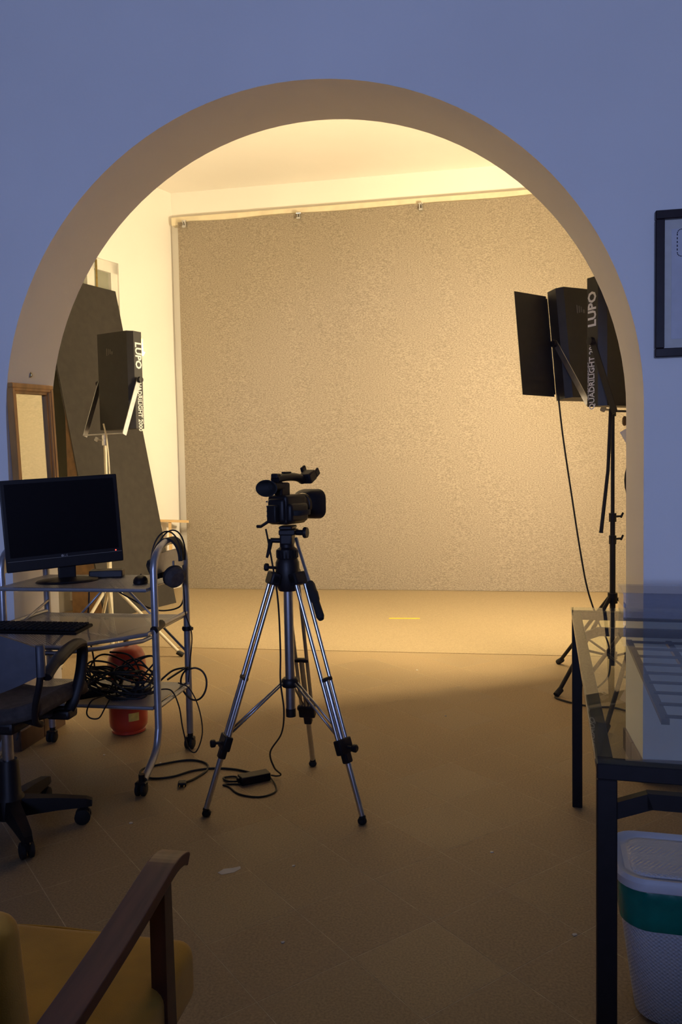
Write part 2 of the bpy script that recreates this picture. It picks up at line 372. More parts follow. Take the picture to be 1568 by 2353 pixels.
b = MB(); b.tube([wp(S0 + 0.02, z, -0.01) for z in (2.86, 2.94)], 0.012, 8); b.build('hinge', 'brass', win1)
b = MB(); b.tube([wp(1.085, z, -0.005) for z in (2.2, 3.34)], 0.010, 8); b.build('espagnolette_rod', 'brass', win1)

# floor: slab, terrazzo tiles laid on the diagonal (each its own piece), covering sheet at the back
b = MB(); b.box((-1.2, 1.9, -0.1015), (8.6, 13.0, 0.2)); FLOOR = struct('floor', b, 'terrazzo_a')
TS = 0.2870; TU0, TV0 = 2.227, 1.732; GAP = 0.0026
def tile_mesh(mat):
    b = MB(); h = (TS - GAP) / 2; b.box((0, 0, -0.00075), (2 * h, 2 * h, 0.0015), rot=(0, 0, PI / 4))
    me = bpy.data.meshes.new('floor_tile'); b.bm.to_mesh(me); b.bm.free(); me.materials.append(MATS[mat]); return me
b = MB(); b.box((-0.8, 3.3, -0.0008), (6.0, 5.0, 0.0009)); gr = b.build('grout_bed', 'dark_grout', FLOOR)
tm = [tile_mesh(n) for n in ('terrazzo_a', 'terrazzo_b', 'terrazzo_c')]
HS = math.sqrt(0.5)
def proj_px(x, y, z):
    d = Vector((x, y, z - CAM_Z)); zz = d.dot(f2); return (784 + F_PX * d.dot(r3) / zz, 1176.5 - F_PX * d.dot(u3) / zz) if zz > 0.1 else (-9e9, 0)
for i in range(-14, 15):
    for j in range(-14, 15):
        u = TU0 + (i + 0.5) * TS; v = TV0 + (j + 0.5) * TS; x, y = (v - u) * HS, (v + u) * HS
        if y > 5.5 or y < 1.2: continue
        px, py = proj_px(x, y, 0)
        if not (-520 < px < 2000 and py < 2620): continue
        o = bpy.data.objects.new('floor_tile', tm[(i * 7 + j * 5 + (i * j) % 3) % 3]); COL.objects.link(o); o.location = (x, y, 0); o.parent = FLOOR
        o.rotation_euler = (0, 0, PI / 2 * ((i + 2 * j) % 4))
b = MB()
sheet = [(-5.0, 5.38), (-2.1, 5.395), (0.55, 5.425), (2.0, 5.44), (2.0, 8.24), (-3.28, 8.24), (-4.3, 5.45)]
sheet = [(-4.28, 5.40), (-2.1, 5.405), (0.55, 5.425), (2.0, 5.44), (2.0, 8.24), (-3.28, 8.24)]
b.prism(sheet, 0.005, 'xy', -0.0015); o = b.build('floor_covering', 'floor_sheet'); tag(o, 'pale beige floor covering sheet laid below the felt backdrop', 'floor covering')
# skirting of the left jamb, each tile a piece
def skirting(name, runs):
    o = None
    for k, (c, s) in enumerate(runs):
        b = MB(); b.box(c, s, bevel=0.002)
        if o is None: o = b.build(name, 'skirting_tile'); o['kind'] = 'structure'
        else: b.build('skirting_tile', 'skirting_tile', o)
XJ = AXC - AR
skirting('baseboard_left', [((XJ + 0.006, AW_Y0 + 0.090, 0.047), (0.012, 0.196, 0.094)), ((XJ + 0.006, AW_Y0 + 0.29, 0.047), (0.012, 0.196, 0.094)),
                            ((XJ - 0.150, AW_Y0 - 0.006, 0.047), (0.316, 0.012, 0.094)), ((XJ - 0.47, AW_Y0 - 0.006, 0.047), (0.316, 0.012, 0.094)), ((XJ - 0.79, AW_Y0 - 0.006, 0.047), (0.316, 0.012, 0.094))])
XK = AXC + AR
skirting('baseboard_right', [((XK - 0.006, AW_Y0 + 0.090, 0.047), (0.012, 0.196, 0.094)), ((XK - 0.006, AW_Y0 + 0.29, 0.047), (0.012, 0.196, 0.094))] +
         [((XK + 0.150 + 0.32 * k, AW_Y0 - 0.006, 0.047), (0.316, 0.012, 0.094)) for k in range(6)])
# backdrop rail
b = MB(); b.box((-0.72, BY - 0.043, 3.945), (5.06, 0.082, 0.085), bevel=0.004); struct('trim_1', b, 'cream_wood')

# ================================================================== BACKDROP
def felt(u, v):
    x = -3.165 + u * 5.05; z = 3.915 * v + 0.006
    y = BY - 0.108 - 0.012 * math.sin(u * 9.5 + 0.6) * (0.35 + 0.65 * (1 - v)) - 0.006 * math.sin(u * 31 + v * 2) * v - 0.004 * math.sin(v * 11 + u * 5)
    return (x, y, z - (0.012 * math.sin(u * 4 * PI) ** 2 * 1.0 if v > 0.999 else 0))
b = MB(); b.grid(felt, 90, 40, thick=0.006); felt_o = b.build('felt_backdrop', 'felt'); tag(felt_o, 'large grey-beige felt backdrop hanging on the back wall behind the tripod', 'backdrop')
def clip(x, z, label):
    t = thing('spring_clip', label, 'clip', (x, BY - 0.132, z), 0, 'clips along the top of the felt backdrop')
    b = MB(); b.box((-0.012, -0.012, 0.0), (0.010, 0.03, 0.07), rot=(0.25, 0, 0.15), bevel=0.003); b.box((0.012, -0.012, 0.0), (0.010, 0.03, 0.07), rot=(0.25, 0, -0.15), bevel=0.003); b.build('jaw', 'silver', t)
    b = MB(); b.tube([(-0.024, -0.02, 0.02), (0.024, -0.02, 0.02)], 0.011, 10); b.build('spring', 'chrome', t)
    b = MB(); b.box((0, -0.03, -0.035), (0.04, 0.012, 0.025), bevel=0.004); b.build('handle', 'silver', t)
clip(-3.08, 3.895, 'small silver clip at the left top corner of the felt backdrop')
clip(-1.84, 3.890, 'small silver clip on the backdrop top, middle of the three')
clip(-0.585, 3.885, 'small silver clip on the backdrop top, rightmost of the three')

# yellow tape on the floor, smear of plaster
b = MB(); b.box((-0.662, 6.62, 0.0045), (0.262, 0.028, 0.0016), rot=(0, 0, 0.06)); b.solo('floor_tape', 'yellow_tape', 'short strip of yellow tape on the floor before the backdrop', 'tape')
b = MB(); b.prism([(-0.852, 2.362), (-0.835, 2.352), (-0.80, 2.372), (-0.785, 2.398), (-0.792, 2.412), (-0.812, 2.398), (-0.84, 2.388)], 0.0008, 'xy', 0.0); b.solo('plaster_smear', 'mat_board', 'small dried plaster smear on the dark tiles in the foreground', 'stain')
random.seed(3)
SPK = [((-0.55, 2.03), 'tiny pale crumb on the tiles, nearest the armchair'), ((0.02, 2.62), 'tiny pale crumb on the tiles right of the tripod front foot'), ((0.24, 2.18), 'tiny pale crumb on the tiles beside the near table leg'),
       ((-0.62, 2.44), 'tiny pale crumb on the tiles beside the plaster smear'), ((-1.29, 2.66), 'tiny pale crumb on the tiles between office chair and tripod'), ((-0.20, 4.05), 'tiny pale crumb on the lit tiles right behind the tripod'),
       ((-1.72, 3.30), 'tiny pale crumb on the tiles beneath the cart shelf'), ((-1.42, 3.24), 'tiny pale crumb on the tiles between the right cart legs'), ((-0.42, 4.95), 'tiny pale crumb on the tiles near the floor covering edge')]
for k, ((x, y), lab_) in enumerate(SPK):
    b = MB(); r = random.uniform(0.005, 0.008); b.prism([(x + r * random.uniform(.5, 1.2) * math.cos(a), y + r * random.uniform(.5, 1.2) * math.sin(a)) for a in [PI / 3 * q for q in range(6)]], 0.002, 'xy', 0.0)
    b.solo('plaster_crumb', 'mat_board', lab_, 'crumb', 'plaster crumbs on the floor')

# ================================================================== STUDIO LIGHTS
def fixture(loc, rotz, ys, label, stand_label, text_side, flap_l, flap_r, stand_mat, legs, arm_mat, pitch=0.0, tube_mat='tube_glow'):
    """softlight: origin at the top of the stand; front is local +Y"""
    t = thing('studio_light', label, 'studio light', loc, rotz, 'fluorescent studio lights on stands')
    H, W, D0, D1, ZC = 0.665, 0.34, -0.055, 0.055, 0.375
    R = Matrix.Translation((0, ys, ZC)) @ Matrix.Rotation(pitch, 4, 'X')
    hw, hh = W / 2, H / 2
    def xf(b): b.bm.transform(R); return b
    # shell: back with chamfered long edges, open front
    prof = [(-hw, D1), (-hw, D0 + 0.035), (-hw + 0.03, D0), (hw - 0.03, D0), (hw, D0 + 0.035), (hw, D1)]
    b = MB()
    inner = [(-hw + 0.004, D1), (-hw + 0.004, D0 + 0.037), (-hw + 0.032, D0 + 0.004), (hw - 0.032, D0 + 0.004), (hw - 0.004, D0 + 0.037), (hw - 0.004, D1)]
    b.prism(prof + inner[::-1], H - 0.008, 'xy', -hh + 0.004)
    b.prism(prof, 0.004, 'xy', -hh); b.prism(prof, 0.004, 'xy', hh - 0.004)
    body = xf(b).build('housing', 'black_powder', t)
    b = MB(); b.box((0, D0 + 0.007, 0.0), (W - 0.075, 0.004, H - 0.02)); xf(b).build('reflector', 'reflector', body)
    for k in range(4):
        for q in (-1, 1):
            b = MB(); x = -0.12 + 0.08 * k + q * 0.012; b.cyl((x, 0.012, -0.24), (x, 0.012, 0.29), 0.0095, 6)
            xf(b).build('fluorescent_tube', tube_mat, t)
        b = MB(); b.box((-0.12 + 0.08 * k, 0.012, -0.275), (0.06, 0.035, 0.07), bevel=0.004); xf(b).build('lamp_socket', 'white_plastic', body)
    # raised mark on the back
    b = MB()
    for q in range(3): b.box((-0.05 + 0.016 * q, D0 - 0.001, hh - 0.13), (0.009, 0.002, 0.05 - 0.008 * q), bevel=0.001)
    b.box((0.0, D0 - 0.001, hh - 0.14), (0.014, 0.002, 0.022), bevel=0.001); xf(b).build('embossed_mark', 'grey_ink', body)
    # lettering on the visible long side
    sx_ = text_side
    up = 1 if text_side < 0 else -1     # reading direction: upward on the left side, downward on the right one
    # letters: x axis along z, y axis towards the back/front so that they read unmirrored from outside
    xa = Vector((0, 0, up)); za = Vector((sx_, 0, 0)); ya = za.cross(xa)
    for (txt, size, zc, bold, sxx) in (('LUPO', 0.076, 0.168, 0.0024, 0.95), ('QUADRILIGHT 2000', 0.052, -0.165, 0.0006, 0.80)):
        m4 = R @ frame4(xa, ya, za, Vector((sx_ * (hw + 0.001), 0.017 if 'LUPO' in txt else 0.020, zc))); put_text(txt, size, 'white_ink', body, m4, 'lettering', bold, sxx)
    m4 = R @ frame4(xa, ya, za, Vector((sx_ * (hw + 0.001), 0.046, -0.20))); put_text('LOW HEAT FLUORESCENT LIGHT', 0.013, 'white_ink', body, m4, 'small_lettering')
    # barn doors
    for (sd, ang, wd) in ((-1, flap_l, 0.265), (1, flap_r, 0.245)):
        if ang is None: continue
        hx = sd * (hw + 0.006); a = math.radians(ang)                 # 0 = flush sideways, 90 = straight forward
        d = Vector((sd * math.cos(a), math.sin(a), 0)); c = Vector((hx, D1 + 0.004, 0)) + d * (wd / 2 + 0.006)
        rot = Matrix.Rotation(math.atan2(d.y, d.x), 3, 'Z')
        b = MB(); b.box(c, (wd, 0.003, H - 0.05), rot=rot); fl = xf(b).build('barn_door', 'black_powder', t)
        b = MB(); b.cyl((hx, D1 + 0.004, -hh + 0.04), (hx, D1 + 0.004, hh - 0.04), 0.005, 8); xf(b).build('hinge_rod', 'black_metal', fl)
    # yoke (hangs from the side pivots to the stand top)
    y0 = Vector((0, ys, ZC))
    yk = MB(); yk.box((0, 0, 0.006), (W + 0.045, 0.035, 0.008)); yoke = yk.build('yoke', arm_mat, t)
    for sd in (-1, 1):
        a = Vector((sd * (hw + 0.018), 0, 0.006)); p = Vector((sd * (hw + 0.018), ys, ZC)); d = (p - a)
        rot = Vector((0, 0, 1)).rotation_difference(d.normalized()).to_matrix(); b = MB(); b.box((a + p) / 2, (0.005, 0.036, d.length + 0.02), rot=rot); b.build('yoke_arm', arm_mat, yoke)
        b = MB(); b.lathe([(0.0, 0), (0.020, 0), (0.022, 0.006), (0.020, 0.022), (0, 0.024)], (sd * (hw + 0.02), ys, ZC), 12, axis=(sd, 0, 0)); b.build('pivot_knob', 'black_plastic', yoke)
    # ---------------- stand
    g = thing('light_stand', stand_label, 'light stand', (loc[0], loc[1], 0), 0, 'tripod stands of the studio lights')
    zt = loc[2]
    b = MB(); b.cyl((0, 0, 0.10), (0, 0, zt * 0.52), 0.0165, 14); col_ = b.build('lower_pole', stand_mat, g)
    b = MB(); b.cyl((0, 0, zt * 0.50), (0, 0, zt * 0.60), 0.0140, 14); b.build('middle_pole', stand_mat, g)
    b = MB(); b.cyl((0, 0, zt * 0.58), (0, 0, zt + 0.004), 0.0110, 14); b.build('upper_pole', stand_mat, g)
    for zz in (zt * 0.52, zt * 0.60):
        b = MB(); b.cyl((0, 0, zz - 0.03), (0, 0, zz + 0.02), 0.021, 14); cl = b.build('collar', 'black_metal' if stand_mat != 'pale_stand' else 'dull_silver', g)
        b = MB(); b.cyl((0.015, 0, zz), (0.045, 0.0, zz + 0.002), 0.006, 8); b.box((0.052, 0, zz + 0.008), (0.012, 0.008, 0.034), rot=(0, 0.4, 0), bevel=0.003); b.build('clamp_lever', 'black_plastic', cl)
    b = MB(); b.cyl((0, 0, zt - 0.07), (0, 0, zt), 0.019, 14); sp = b.build('spigot_clamp', 'black_metal' if stand_mat != 'pale_stand' else 'chrome', g)
    b = MB(); b.cyl((0, 0, zt - 0.035), (-0.05, -0.01, zt - 0.03), 0.006, 8); b.box((-0.055, -0.01, zt - 0.028), (0.03, 0.01, 0.03), rot=(0, 0.5, 0), bevel=0.004); b.build('spigot_lever', 'dull_silver', sp)
    zh = 0.50; b = MB(); b.cyl((0, 0, zh - 0.03), (0, 0, zh + 0.03), 0.028, 14); b.build('leg_hub', 'black_metal' if stand_mat != 'pale_stand' else 'dull_silver', g)
    b = MB(); b.cyl((0, 0, 0.14), (0, 0, 0.18), 0.026, 14); b.build('brace_hub', 'black_metal' if stand_mat != 'pale_stand' else 'dull_silver', g)
    for a in legs:
        c, s_ = math.cos(math.radians(a)), math.sin(math.radians(a)); rl = 0.48
        b = MB(); b.cyl((0.028 * c, 0.028 * s_, zh), (rl * c, rl * s_, 0.014), 0.0115, 10); lg = b.build('leg', stand_mat, g)
        b = MB(); b.cyl(((rl - 0.03) * c, (rl - 0.03) * s_, 0.036), (rl * c + 0.012 * c, rl * s_ + 0.012 * s_, 0.010), 0.017, 10); b.build('rubber_foot', 'rubber', lg)
        b = MB(); b.cyl((0.024 * c, 0.024 * s_, 0.16), (0.27 * c, 0.27 * s_, 0.235), 0.007, 8); b.build('brace', stand_mat, g)
    return t, g
# left light: faces the backdrop and a little to the right
fixture((-2.545, 5.06, 1.545), -math.radians(20), 0.15, 'black studio light left of the tripod, mounted on a pale stand', 'pale metal light stand standing behind the computer cart',
        1, 62, None, 'pale_stand', (250, 10, 130), 'dull_silver', tube_mat='tube_glow_soft')
fixture((0.745, 4.80, 1.630), math.radians(35), 0.27, 'black studio light at right with its left barn door spread wide', 'dark light stand beside the right arch jamb',
        1, -8, 5, 'black_metal', (124, 224, 354), 'dull_silver', pitch=math.radians(-7))
fixture((0.805, 4.28, 1.545), math.radians(37), 0.15, 'black studio light cut off by the right edge of the arch', 'dark light stand hidden behind the right arch jamb',
        -1, None, None, 'black_metal', (0, 120, 240), 'black_metal', tube_mat='tube_off')
# knob, tag and coil that show behind the right jamb
b = MB(); b.lathe([(0, 0), (0.018, 0.0), (0.026, 0.006), (0.024, 0.014), (0.008, 0.018), (0.007, 0.075), (0, 0.075)], (0.712, 4.27, 1.505), 16, axis=(1, 0, 0)); b.solo('screw_knob', 'brown_edge', 'dark round knob sticking out from behind the right arch jamb', 'knob')
b = MB(); b.box((0.735, 4.24, 1.425), (0.055, 0.002, 0.080), rot=(0, -0.5, 0.1)); b.solo('paper_tag', 'paper', 'cream paper tag hanging behind the right arch jamb', 'tag')
b = MB()
for k in range(3): b.tube([(0.81 + (0.082 + 0.004 * k) * math.cos(a) , 4.225 + 0.008 * k, 1.20 + (0.13 + 0.006 * k) * math.sin(a)) for a in [2 * PI * q / 24 for q in range(24)]], 0.006, 6, closed=True)
b.solo('hanging_cable_coil', 'cable', 'black cable coil hung on a stand behind the right jamb', 'cable')
# cable and rod at the right light
b = MB(); b.tube(cr([(0.445, 4.86, 1.70), (0.47, 4.84, 1.45), (0.515, 4.80, 1.10), (0.56, 4.78, 0.78), (0.60, 4.76, 0.55), (0.66, 4.74, 0.36), (0.72, 4.78, 0.22), (0.715, 4.74, 0.06), (0.62, 4.60, 0.008)], 8), 0.0055, 6)
b.solo('light_power_cable', 'cable', 'thin black power cable hanging from the right studio light', 'cable')
b = MB(); b.tube([(0.725, 4.745, 1.60), (0.71, 4.74, 1.25), (0.672, 4.74, 0.895)], [0.010, 0.010, 0.011], 10); b.cyl((0.672, 4.74, 0.895), (0.6712, 4.74, 0.888), 0.0125, 10)
b.solo('boom_rod', 'black_metal', 'slim dark rod hanging beside the right light stand pole', 'rod')
b = MB(); b.tube(cr([(0.385, 4.44, 0.006), (0.40, 4.40, 0.006), (0.47, 4.33, 0.006), (0.56, 4.28, 0.006), (0.68, 4.27, 0.006), (0.8, 4.12, 0.006)], 6), 0.005, 6); b.solo('floor_cable', 'cable', 'thin black cable curving over the floor at the right stand foot', 'cable')
# cable of the left light
b = MB(); b.tube(cr([(-2.53, 5.02, 1.62), (-2.50, 5.0, 1.50), (-2.49, 5.0, 1.25), (-2.50, 5.0, 0.9), (-2.52, 5.0, 0.5), (-2.44, 4.95, 0.12), (-2.30, 4.9, 0.008)], 8), 0.0055, 6); b.solo('pale_light_cable', 'pale_stand', 'pale cable running down beside the left light stand', 'cable')
b = MB(); b.box((-2.372, 5.335, 2.185), (0.012, 0.002, 0.10), rot=(0, 0, 0.3), bevel=0.0); b.box((-2.372, 5.335, 2.13), (0.03, 0.002, 0.03), rot=(0, 0.5, 0.3)); b.solo('warm_gel_scrap', 'warm_gel', 'orange gel scrap clipped to the edge of the left studio light', 'gel')

# ================================================================== LEANING BOARD
VB = Vector((-2.95, 7.23, 0.005)); VD = Vector((0.316, 0.949, 0)); VN = Vector((-0.949, 0.316, 0)); TH = math.radians(12.0); VH = 3.14; VW = 1.30
vf = thing('leaning_board', 'tall dark brown board leaning against the wall behind the left light', 'board', VB - VD * 0.5)
up_ = VN * math.sin(TH) + Vector((0, 0, math.cos(TH))); nr = VD.cross(up_).normalized()
def slab(p0, p1, p2, p3, th, n):
    b = MB(); A = [b.bm.verts.new(p) for p in (p0, p1, p2, p3)]; B = [b.bm.verts.new(Vector(p) + n * th) for p in (p0, p1, p2, p3)]
    for q in ((A[0], A[1], A[2], A[3]), (B[3], B[2], B[1], B[0])): b.bm.faces.new(q)
    for i in range(4): b.bm.faces.new((A[i], B[i], B[(i + 1) % 4], A[(i + 1) % 4]))
    return b
F0 = VB - VD * 0.93
slab(VB, F0, F0 + up_ * VH, VB + up_ * VH, 0.02, VN).build('front_panel', 'foam_board', vf, world=True)
# upright gusset that props the board: vertical outer edge, sloping inner edge
wg = 0.40; hg = wg / math.tan(TH); G0 = F0 + VN * wg
b = MB(); A = [b.bm.verts.new(p) for p in (F0 + VN * 0.022, G0, G0 + Vector((0, 0, hg * 0.985)))]; B = [b.bm.verts.new(v.co + VD * 0.015) for v in A]
b.bm.faces.new(A); b.bm.faces.new(B[::-1])
for i in range(3): b.bm.faces.new((A[i], B[i], B[(i + 1) % 3], A[(i + 1) % 3]))
b.build('side_gusset', 'brown_edge', vf, world=True)
# pine plank behind it, socket box on wall
pl = Vector(wp(0.28, 0.0, 0.16)); b = MB(); b.box((pl.x, pl.y, 0.755), (0.30, 0.09, 0.022), rot=(0, 0.06, 0.35)); b.box((pl.x - 0.05, pl.y, 0.374), (0.03, 0.07, 0.74), rot=(0, 0, 0.35)); b.solo('pine_plank', 'pine', 'short pine plank end showing behind the leaning board', 'plank')
so = thing('wall_socket', 'white double socket box low on the studio left wall', 'socket', wp(1.50, 0.10, 0.0))
m_ = frame4(-LD, (0, 0, 1), LN, Vector(wp(1.50, 0.22, 0.0)))
b = MB(); b.box((0, 0, 0.02), (0.13, 0.26, 0.04), bevel=0.006); b.bm.transform(m_); b.build('socket_box', 'white_plastic', so, world=True)
for k in (-1, 1):
    b = MB(); b.lathe([(0, 0.041), (0.028, 0.041), (0.030, 0.046), (0.0, 0.046)], (0, 0.06 * k, 0), 14); b.bm.transform(m_); b.build('socket_outlet', 'paper', so, world=True)

# ================================================================== MIRROR ON THE LEFT JAMB
MX = XJ + 0.002
mi = thing('hanging_mirror', 'narrow wood-framed mirror hanging on the left arch jamb', 'mirror', (MX, 3.478, 1.10))
mi.matrix_basis = Matrix.Translation((MX, 3.478, 1.10)); TILT = math.radians(-3.0)
Rm = Matrix.Translation((0, 0, 0.63)) @ Matrix.Rotation(-TILT, 4, 'X') @ Matrix.Translation((0, 0, -0.63))
mw, mh, fwid = 0.352, 0.62, 0.050
def framebars(parent, w_, h_, fw2, dep, off, name, mat, z0=0.0):
    for (cy, cz, sy, sz) in ((0, z0 + h_ - fw2 / 2, w_, fw2), (0, z0 + fw2 / 2, w_, fw2), (-w_ / 2 + fw2 / 2, z0 + h_ / 2, fw2, h_ - 2 * fw2), (w_ / 2 - fw2 / 2, z0 + h_ / 2, fw2, h_ - 2 * fw2)):
        b = MB(); b.box((off + dep / 2, cy, cz), (dep, sy, sz), bevel=0.003); b.bm.transform(Rm); b.build(name, mat, parent)
framebars(mi, mw, mh, 0.022, 0.034, 0.0, 'outer_moulding', 'oak_frame')
framebars(mi, mw - 0.030, mh - 0.030, 0.020, 0.026, 0.004, 'frame_bar', 'oak_frame', 0.015)
framebars(mi, mw - 0.062, mh - 0.062, 0.018, 0.018, 0.003, 'inner_moulding', 'oak_frame', 0.031)
b = MB(); b.box((0.006, 0, mh / 2), (0.004, mw - 0.09, mh - 0.09)); b.bm.transform(Rm); b.build('mirror_glass', 'mirror', mi)
hk = MB(); hk.tube(cr([(0.0, 0, 0.655), (0.02, 0, 0.655), (0.026, 0, 0.665), (0.02, 0.0, 0.675)], 5), 0.004, 8); hk.tube(cr([(0.01, -0.03, 0.618), (0.013, -0.022, 0.645), (0.015, 0, 0.655), (0.013, 0.022, 0.645), (0.01, 0.03, 0.618)], 5), 0.003, 6)
hk.lathe([(0, 0), (0.012, 0.0), (0.010, 0.008), (0, 0.010)], (0.0, 0, 0.668), 10, axis=(1, 0, 0)); hk.build('hook', 'brass', mi)

# ================================================================== FRAMED PICTURE (right)
pf = thing('framed_picture', 'black framed print with pale mat hanging right of the arch', 'picture', (1.01, AW_Y0 - 0.004, 1.70))
FX0, FX1, FZ0, FZ1, fb = -0.345, 0.345, 0.0, 0.56, 0.034
for (cx, cz, sx, sz) in ((0, FZ1 - fb / 2, FX1 - FX0, fb), (0, FZ0 + fb / 2, FX1 - FX0, fb), (FX0 + fb / 2, FZ1 / 2, fb, FZ1 - 2 * fb), (FX1 - fb / 2, FZ1 / 2, fb, FZ1 - 2 * fb)):
    b = MB(); b.box((cx, -0.016, cz), (sx, 0.026, sz), bevel=0.003); b.build('frame_bar', 'frame_black', pf)
b = MB(); b.box((0, -0.006, FZ1 / 2), (FX1 - FX0 - 0.05, 0.004, FZ1 - 0.05)); b.build('mat_board', 'mat_board', pf)
b = MB(); b.box((0, -0.0092, FZ1 / 2), (0.565, 0.0012, 0.42)); pr_ = b.build('print_sheet', 'print_paper', pf)
b = MB()   # dashed rounded rectangle printed on the sheet
rx0, rx1, rz0, rz1, rr_ = -0.262, 0.262, 0.385, 0.488, 0.016
path = []
for (cx, cz, a0) in ((rx1 - rr_, rz1 - rr_, 0), (rx0 + rr_, rz1 - rr_, 90), (rx0 + rr_, rz0 + rr_, 180), (rx1 - rr_, rz0 + rr_, 270)):
    for q in range(5): a = math.radians(a0 + q * 22.5); path.append(Vector((cx + rr_ * math.cos(a), 0, cz + rr_ * math.sin(a))))
path.append(path[0]); acc = 0
for p, q in zip(path, path[1:]):
    L_ = (q - p).length; nseg = max(1, round(L_ / 0.014))
    for k in range(nseg):
        a_, b_ = p.lerp(q, k / nseg), p.lerp(q, min(1, (k + (0.55 if nseg > 1 else 0.7)) / nseg)); c = (a_ + b_) / 2; d = b_ - a_
        b.box((c.x, -0.0100, c.z), (max(d.length, 0.004), 0.0006, 0.0035), rot=(0, -math.atan2(d.z, d.x), 0))
b.build('dashed_outline', 'ink', pr_)

# ================================================================== GLASS TABLE (right)
UA = Vector((0.0785, 0.9969, 0)); UR = Vector((0.9969, -0.0785, 0)); T0 = Vector((0.203, 1.485, 0))
tb = thing('glass_table', 'dark metal table with a clear glass top at the right', 'table', T0)
tb.matrix_basis = Matrix.Translation(T0) @ Matrix.Rotation(math.atan2(UR.y, UR.x), 4, 'Z')
TLEN, TWID, TZ = 1.57, 0.80, 0.745
lw = 0.036
for (x, y) in ((lw / 2, lw / 2), (lw / 2, TLEN - lw / 2), (TWID - lw / 2, lw / 2), (TWID - lw / 2, TLEN - lw / 2)):
    b = MB(); b.box((x, y, (TZ - 0.03) / 2), (lw, lw, TZ - 0.03), bevel=0.002); b.build('leg', 'black_metal', tb)
for (cx, cy, sx, sy) in ((TWID / 2, lw / 2, TWID, lw), (TWID / 2, TLEN - lw / 2, TWID, lw), (lw / 2 - 0.002, TLEN / 2, lw - 0.006, TLEN - 2 * lw), (TWID - lw / 2, TLEN / 2, lw, TLEN - 2 * lw)):
    b = MB(); b.box((cx, cy, TZ - 0.015), (sx, sy, 0.030), bevel=0.002); b.build('top_rail', 'black_metal' if sx > sy else 'black_metal', tb)
b = MB(); b.box((TWID / 2, TLEN / 2, TZ + 0.005), (TWID + 0.008, TLEN + 0.008, 0.010), bevel=0.002); b.build('glass_top', 'table_glass', tb)
# lower frame with clipped corners carrying a wire grid
zl = 0.672
def bar(b, p, q, wz=0.030, wy=0.02):
    p, q = Vector(p), Vector(q); d = q - p; b.box((p + q) / 2, (d.length, wy, wz), rot=Matrix.Rotation(math.atan2(d.y, d.x), 3, 'Z') @ Matrix.Rotation(-math.asin(d.z / d.length), 3, 'Y'))
for (p, q) in (((0.03, 0.03, zl - 0.025), (0.095, 0.03, zl)), ((0.09, 0.03, zl), (TWID - 0.09, 0.03, zl)), ((TWID - 0.095, 0.03, zl), (TWID - 0.03, 0.03, zl - 0.025)),
               ((0.03, TLEN - 0.03, zl - 0.025), (0.095, TLEN - 0.03, zl)), ((0.09, TLEN - 0.03, zl), (TWID - 0.09, TLEN - 0.03, zl)), ((TWID - 0.095, TLEN - 0.03, zl), (TWID - 0.03, TLEN - 0.03, zl - 0.025))):
    b = MB(); bar(b, p, q); b.build('brace_bar', 'black_metal', tb)
for x in (0.20, 0.335, 0.50, 0.665):
    b = MB(); b.box((x, 1.07, 0.640), (0.020, 0.93, 0.014)); b.build('grid_bar', 'black_metal', tb)
for k in range(9):
    b = MB(); b.cyl((0.20, 0.62 + 0.108 * k, 0.650), (TWID - 0.04, 0.62 + 0.108 * k, 0.650), 0.0048, 8); b.build('grid_wire', 'black_metal', tb)
# clear acrylic box standing at the far end of the glass
ab = thing('acrylic_box', 'clear low plastic box standing on the far end of the glass table', 'box')
ab.matrix_basis = tb.matrix_basis @ Matrix.Translation((0.165, TLEN - 0.11, TZ + 0.010))
for (c, s_) in (((0.29, 0, 0.003), (0.58, 0.20, 0.005)), ((0.003, 0, 0.047), (0.005, 0.20, 0.082)), ((0.577, 0, 0.047), (0.005, 0.20, 0.082)), ((0.29, -0.098, 0.047), (0.568, 0.004, 0.082)), ((0.29, 0.098, 0.047), (0.568, 0.004, 0.082)), ((0.29, 0, 0.0905), (0.584, 0.204, 0.004))):
    b = MB(); b.box(c, s_); b.build('plastic_panel', 'acrylic', ab)

# ================================================================== LAUNDRY BIN UNDER THE TABLE
lb = thing('laundry_bin', 'white woven plastic laundry bin with lid and green bag liner', 'laundry bin', (0.512, 1.925, 0))
lb.matrix_basis = Matrix.Translation((0.512, 1.925, 0)) @ Matrix.Rotation(math.radians(-4), 4, 'Z')
def rrect(hx, hy, r, n=6):
    out = []
    for (sx, sy, a0) in ((1, 1, 0), (-1, 1, 90), (-1, -1, 180), (1, -1, 270)):
        for k in range(n + 1): a = math.radians(a0 + 90 * k / n); out.append((sx * (hx - r) + r * math.cos(a), sy * (hy - r) + r * math.sin(a)))
    return out
def loft(levels, cap=True):
    """levels: (hx, hy, r, z)"""
    b = MB(); rings = [[b.bm.verts.new((x, y, z)) for (x, y) in rrect(hx, hy, r)] for (hx, hy, r, z) in levels]
    for A, B in zip(rings, rings[1:]):
        n = len(A)
        for k in range(n): f = b.bm.faces.new((A[k], A[(k + 1) % n], B[(k + 1) % n], B[k])); f.smooth = True
    if cap: b.bm.faces.new(rings[0][::-1]); b.bm.faces.new(rings[-1])
    return b
loft([(0.150, 0.085, 0.05, 0.0), (0.164, 0.096, 0.06, 0.010), (0.196, 0.116, 0.06, 0.25), (0.200, 0.118, 0.06, 0.335)]).build('woven_body', 'bin_weave', lb)
loft([(0.1965, 0.1175, 0.062, 0.238), (0.2005, 0.120, 0.062, 0.242), (0.2035, 0.1215, 0.062, 0.29), (0.2055, 0.123, 0.062, 0.330), (0.201, 0.119, 0.062, 0.336)], cap=False).build('bag_liner', 'bag_green', lb)
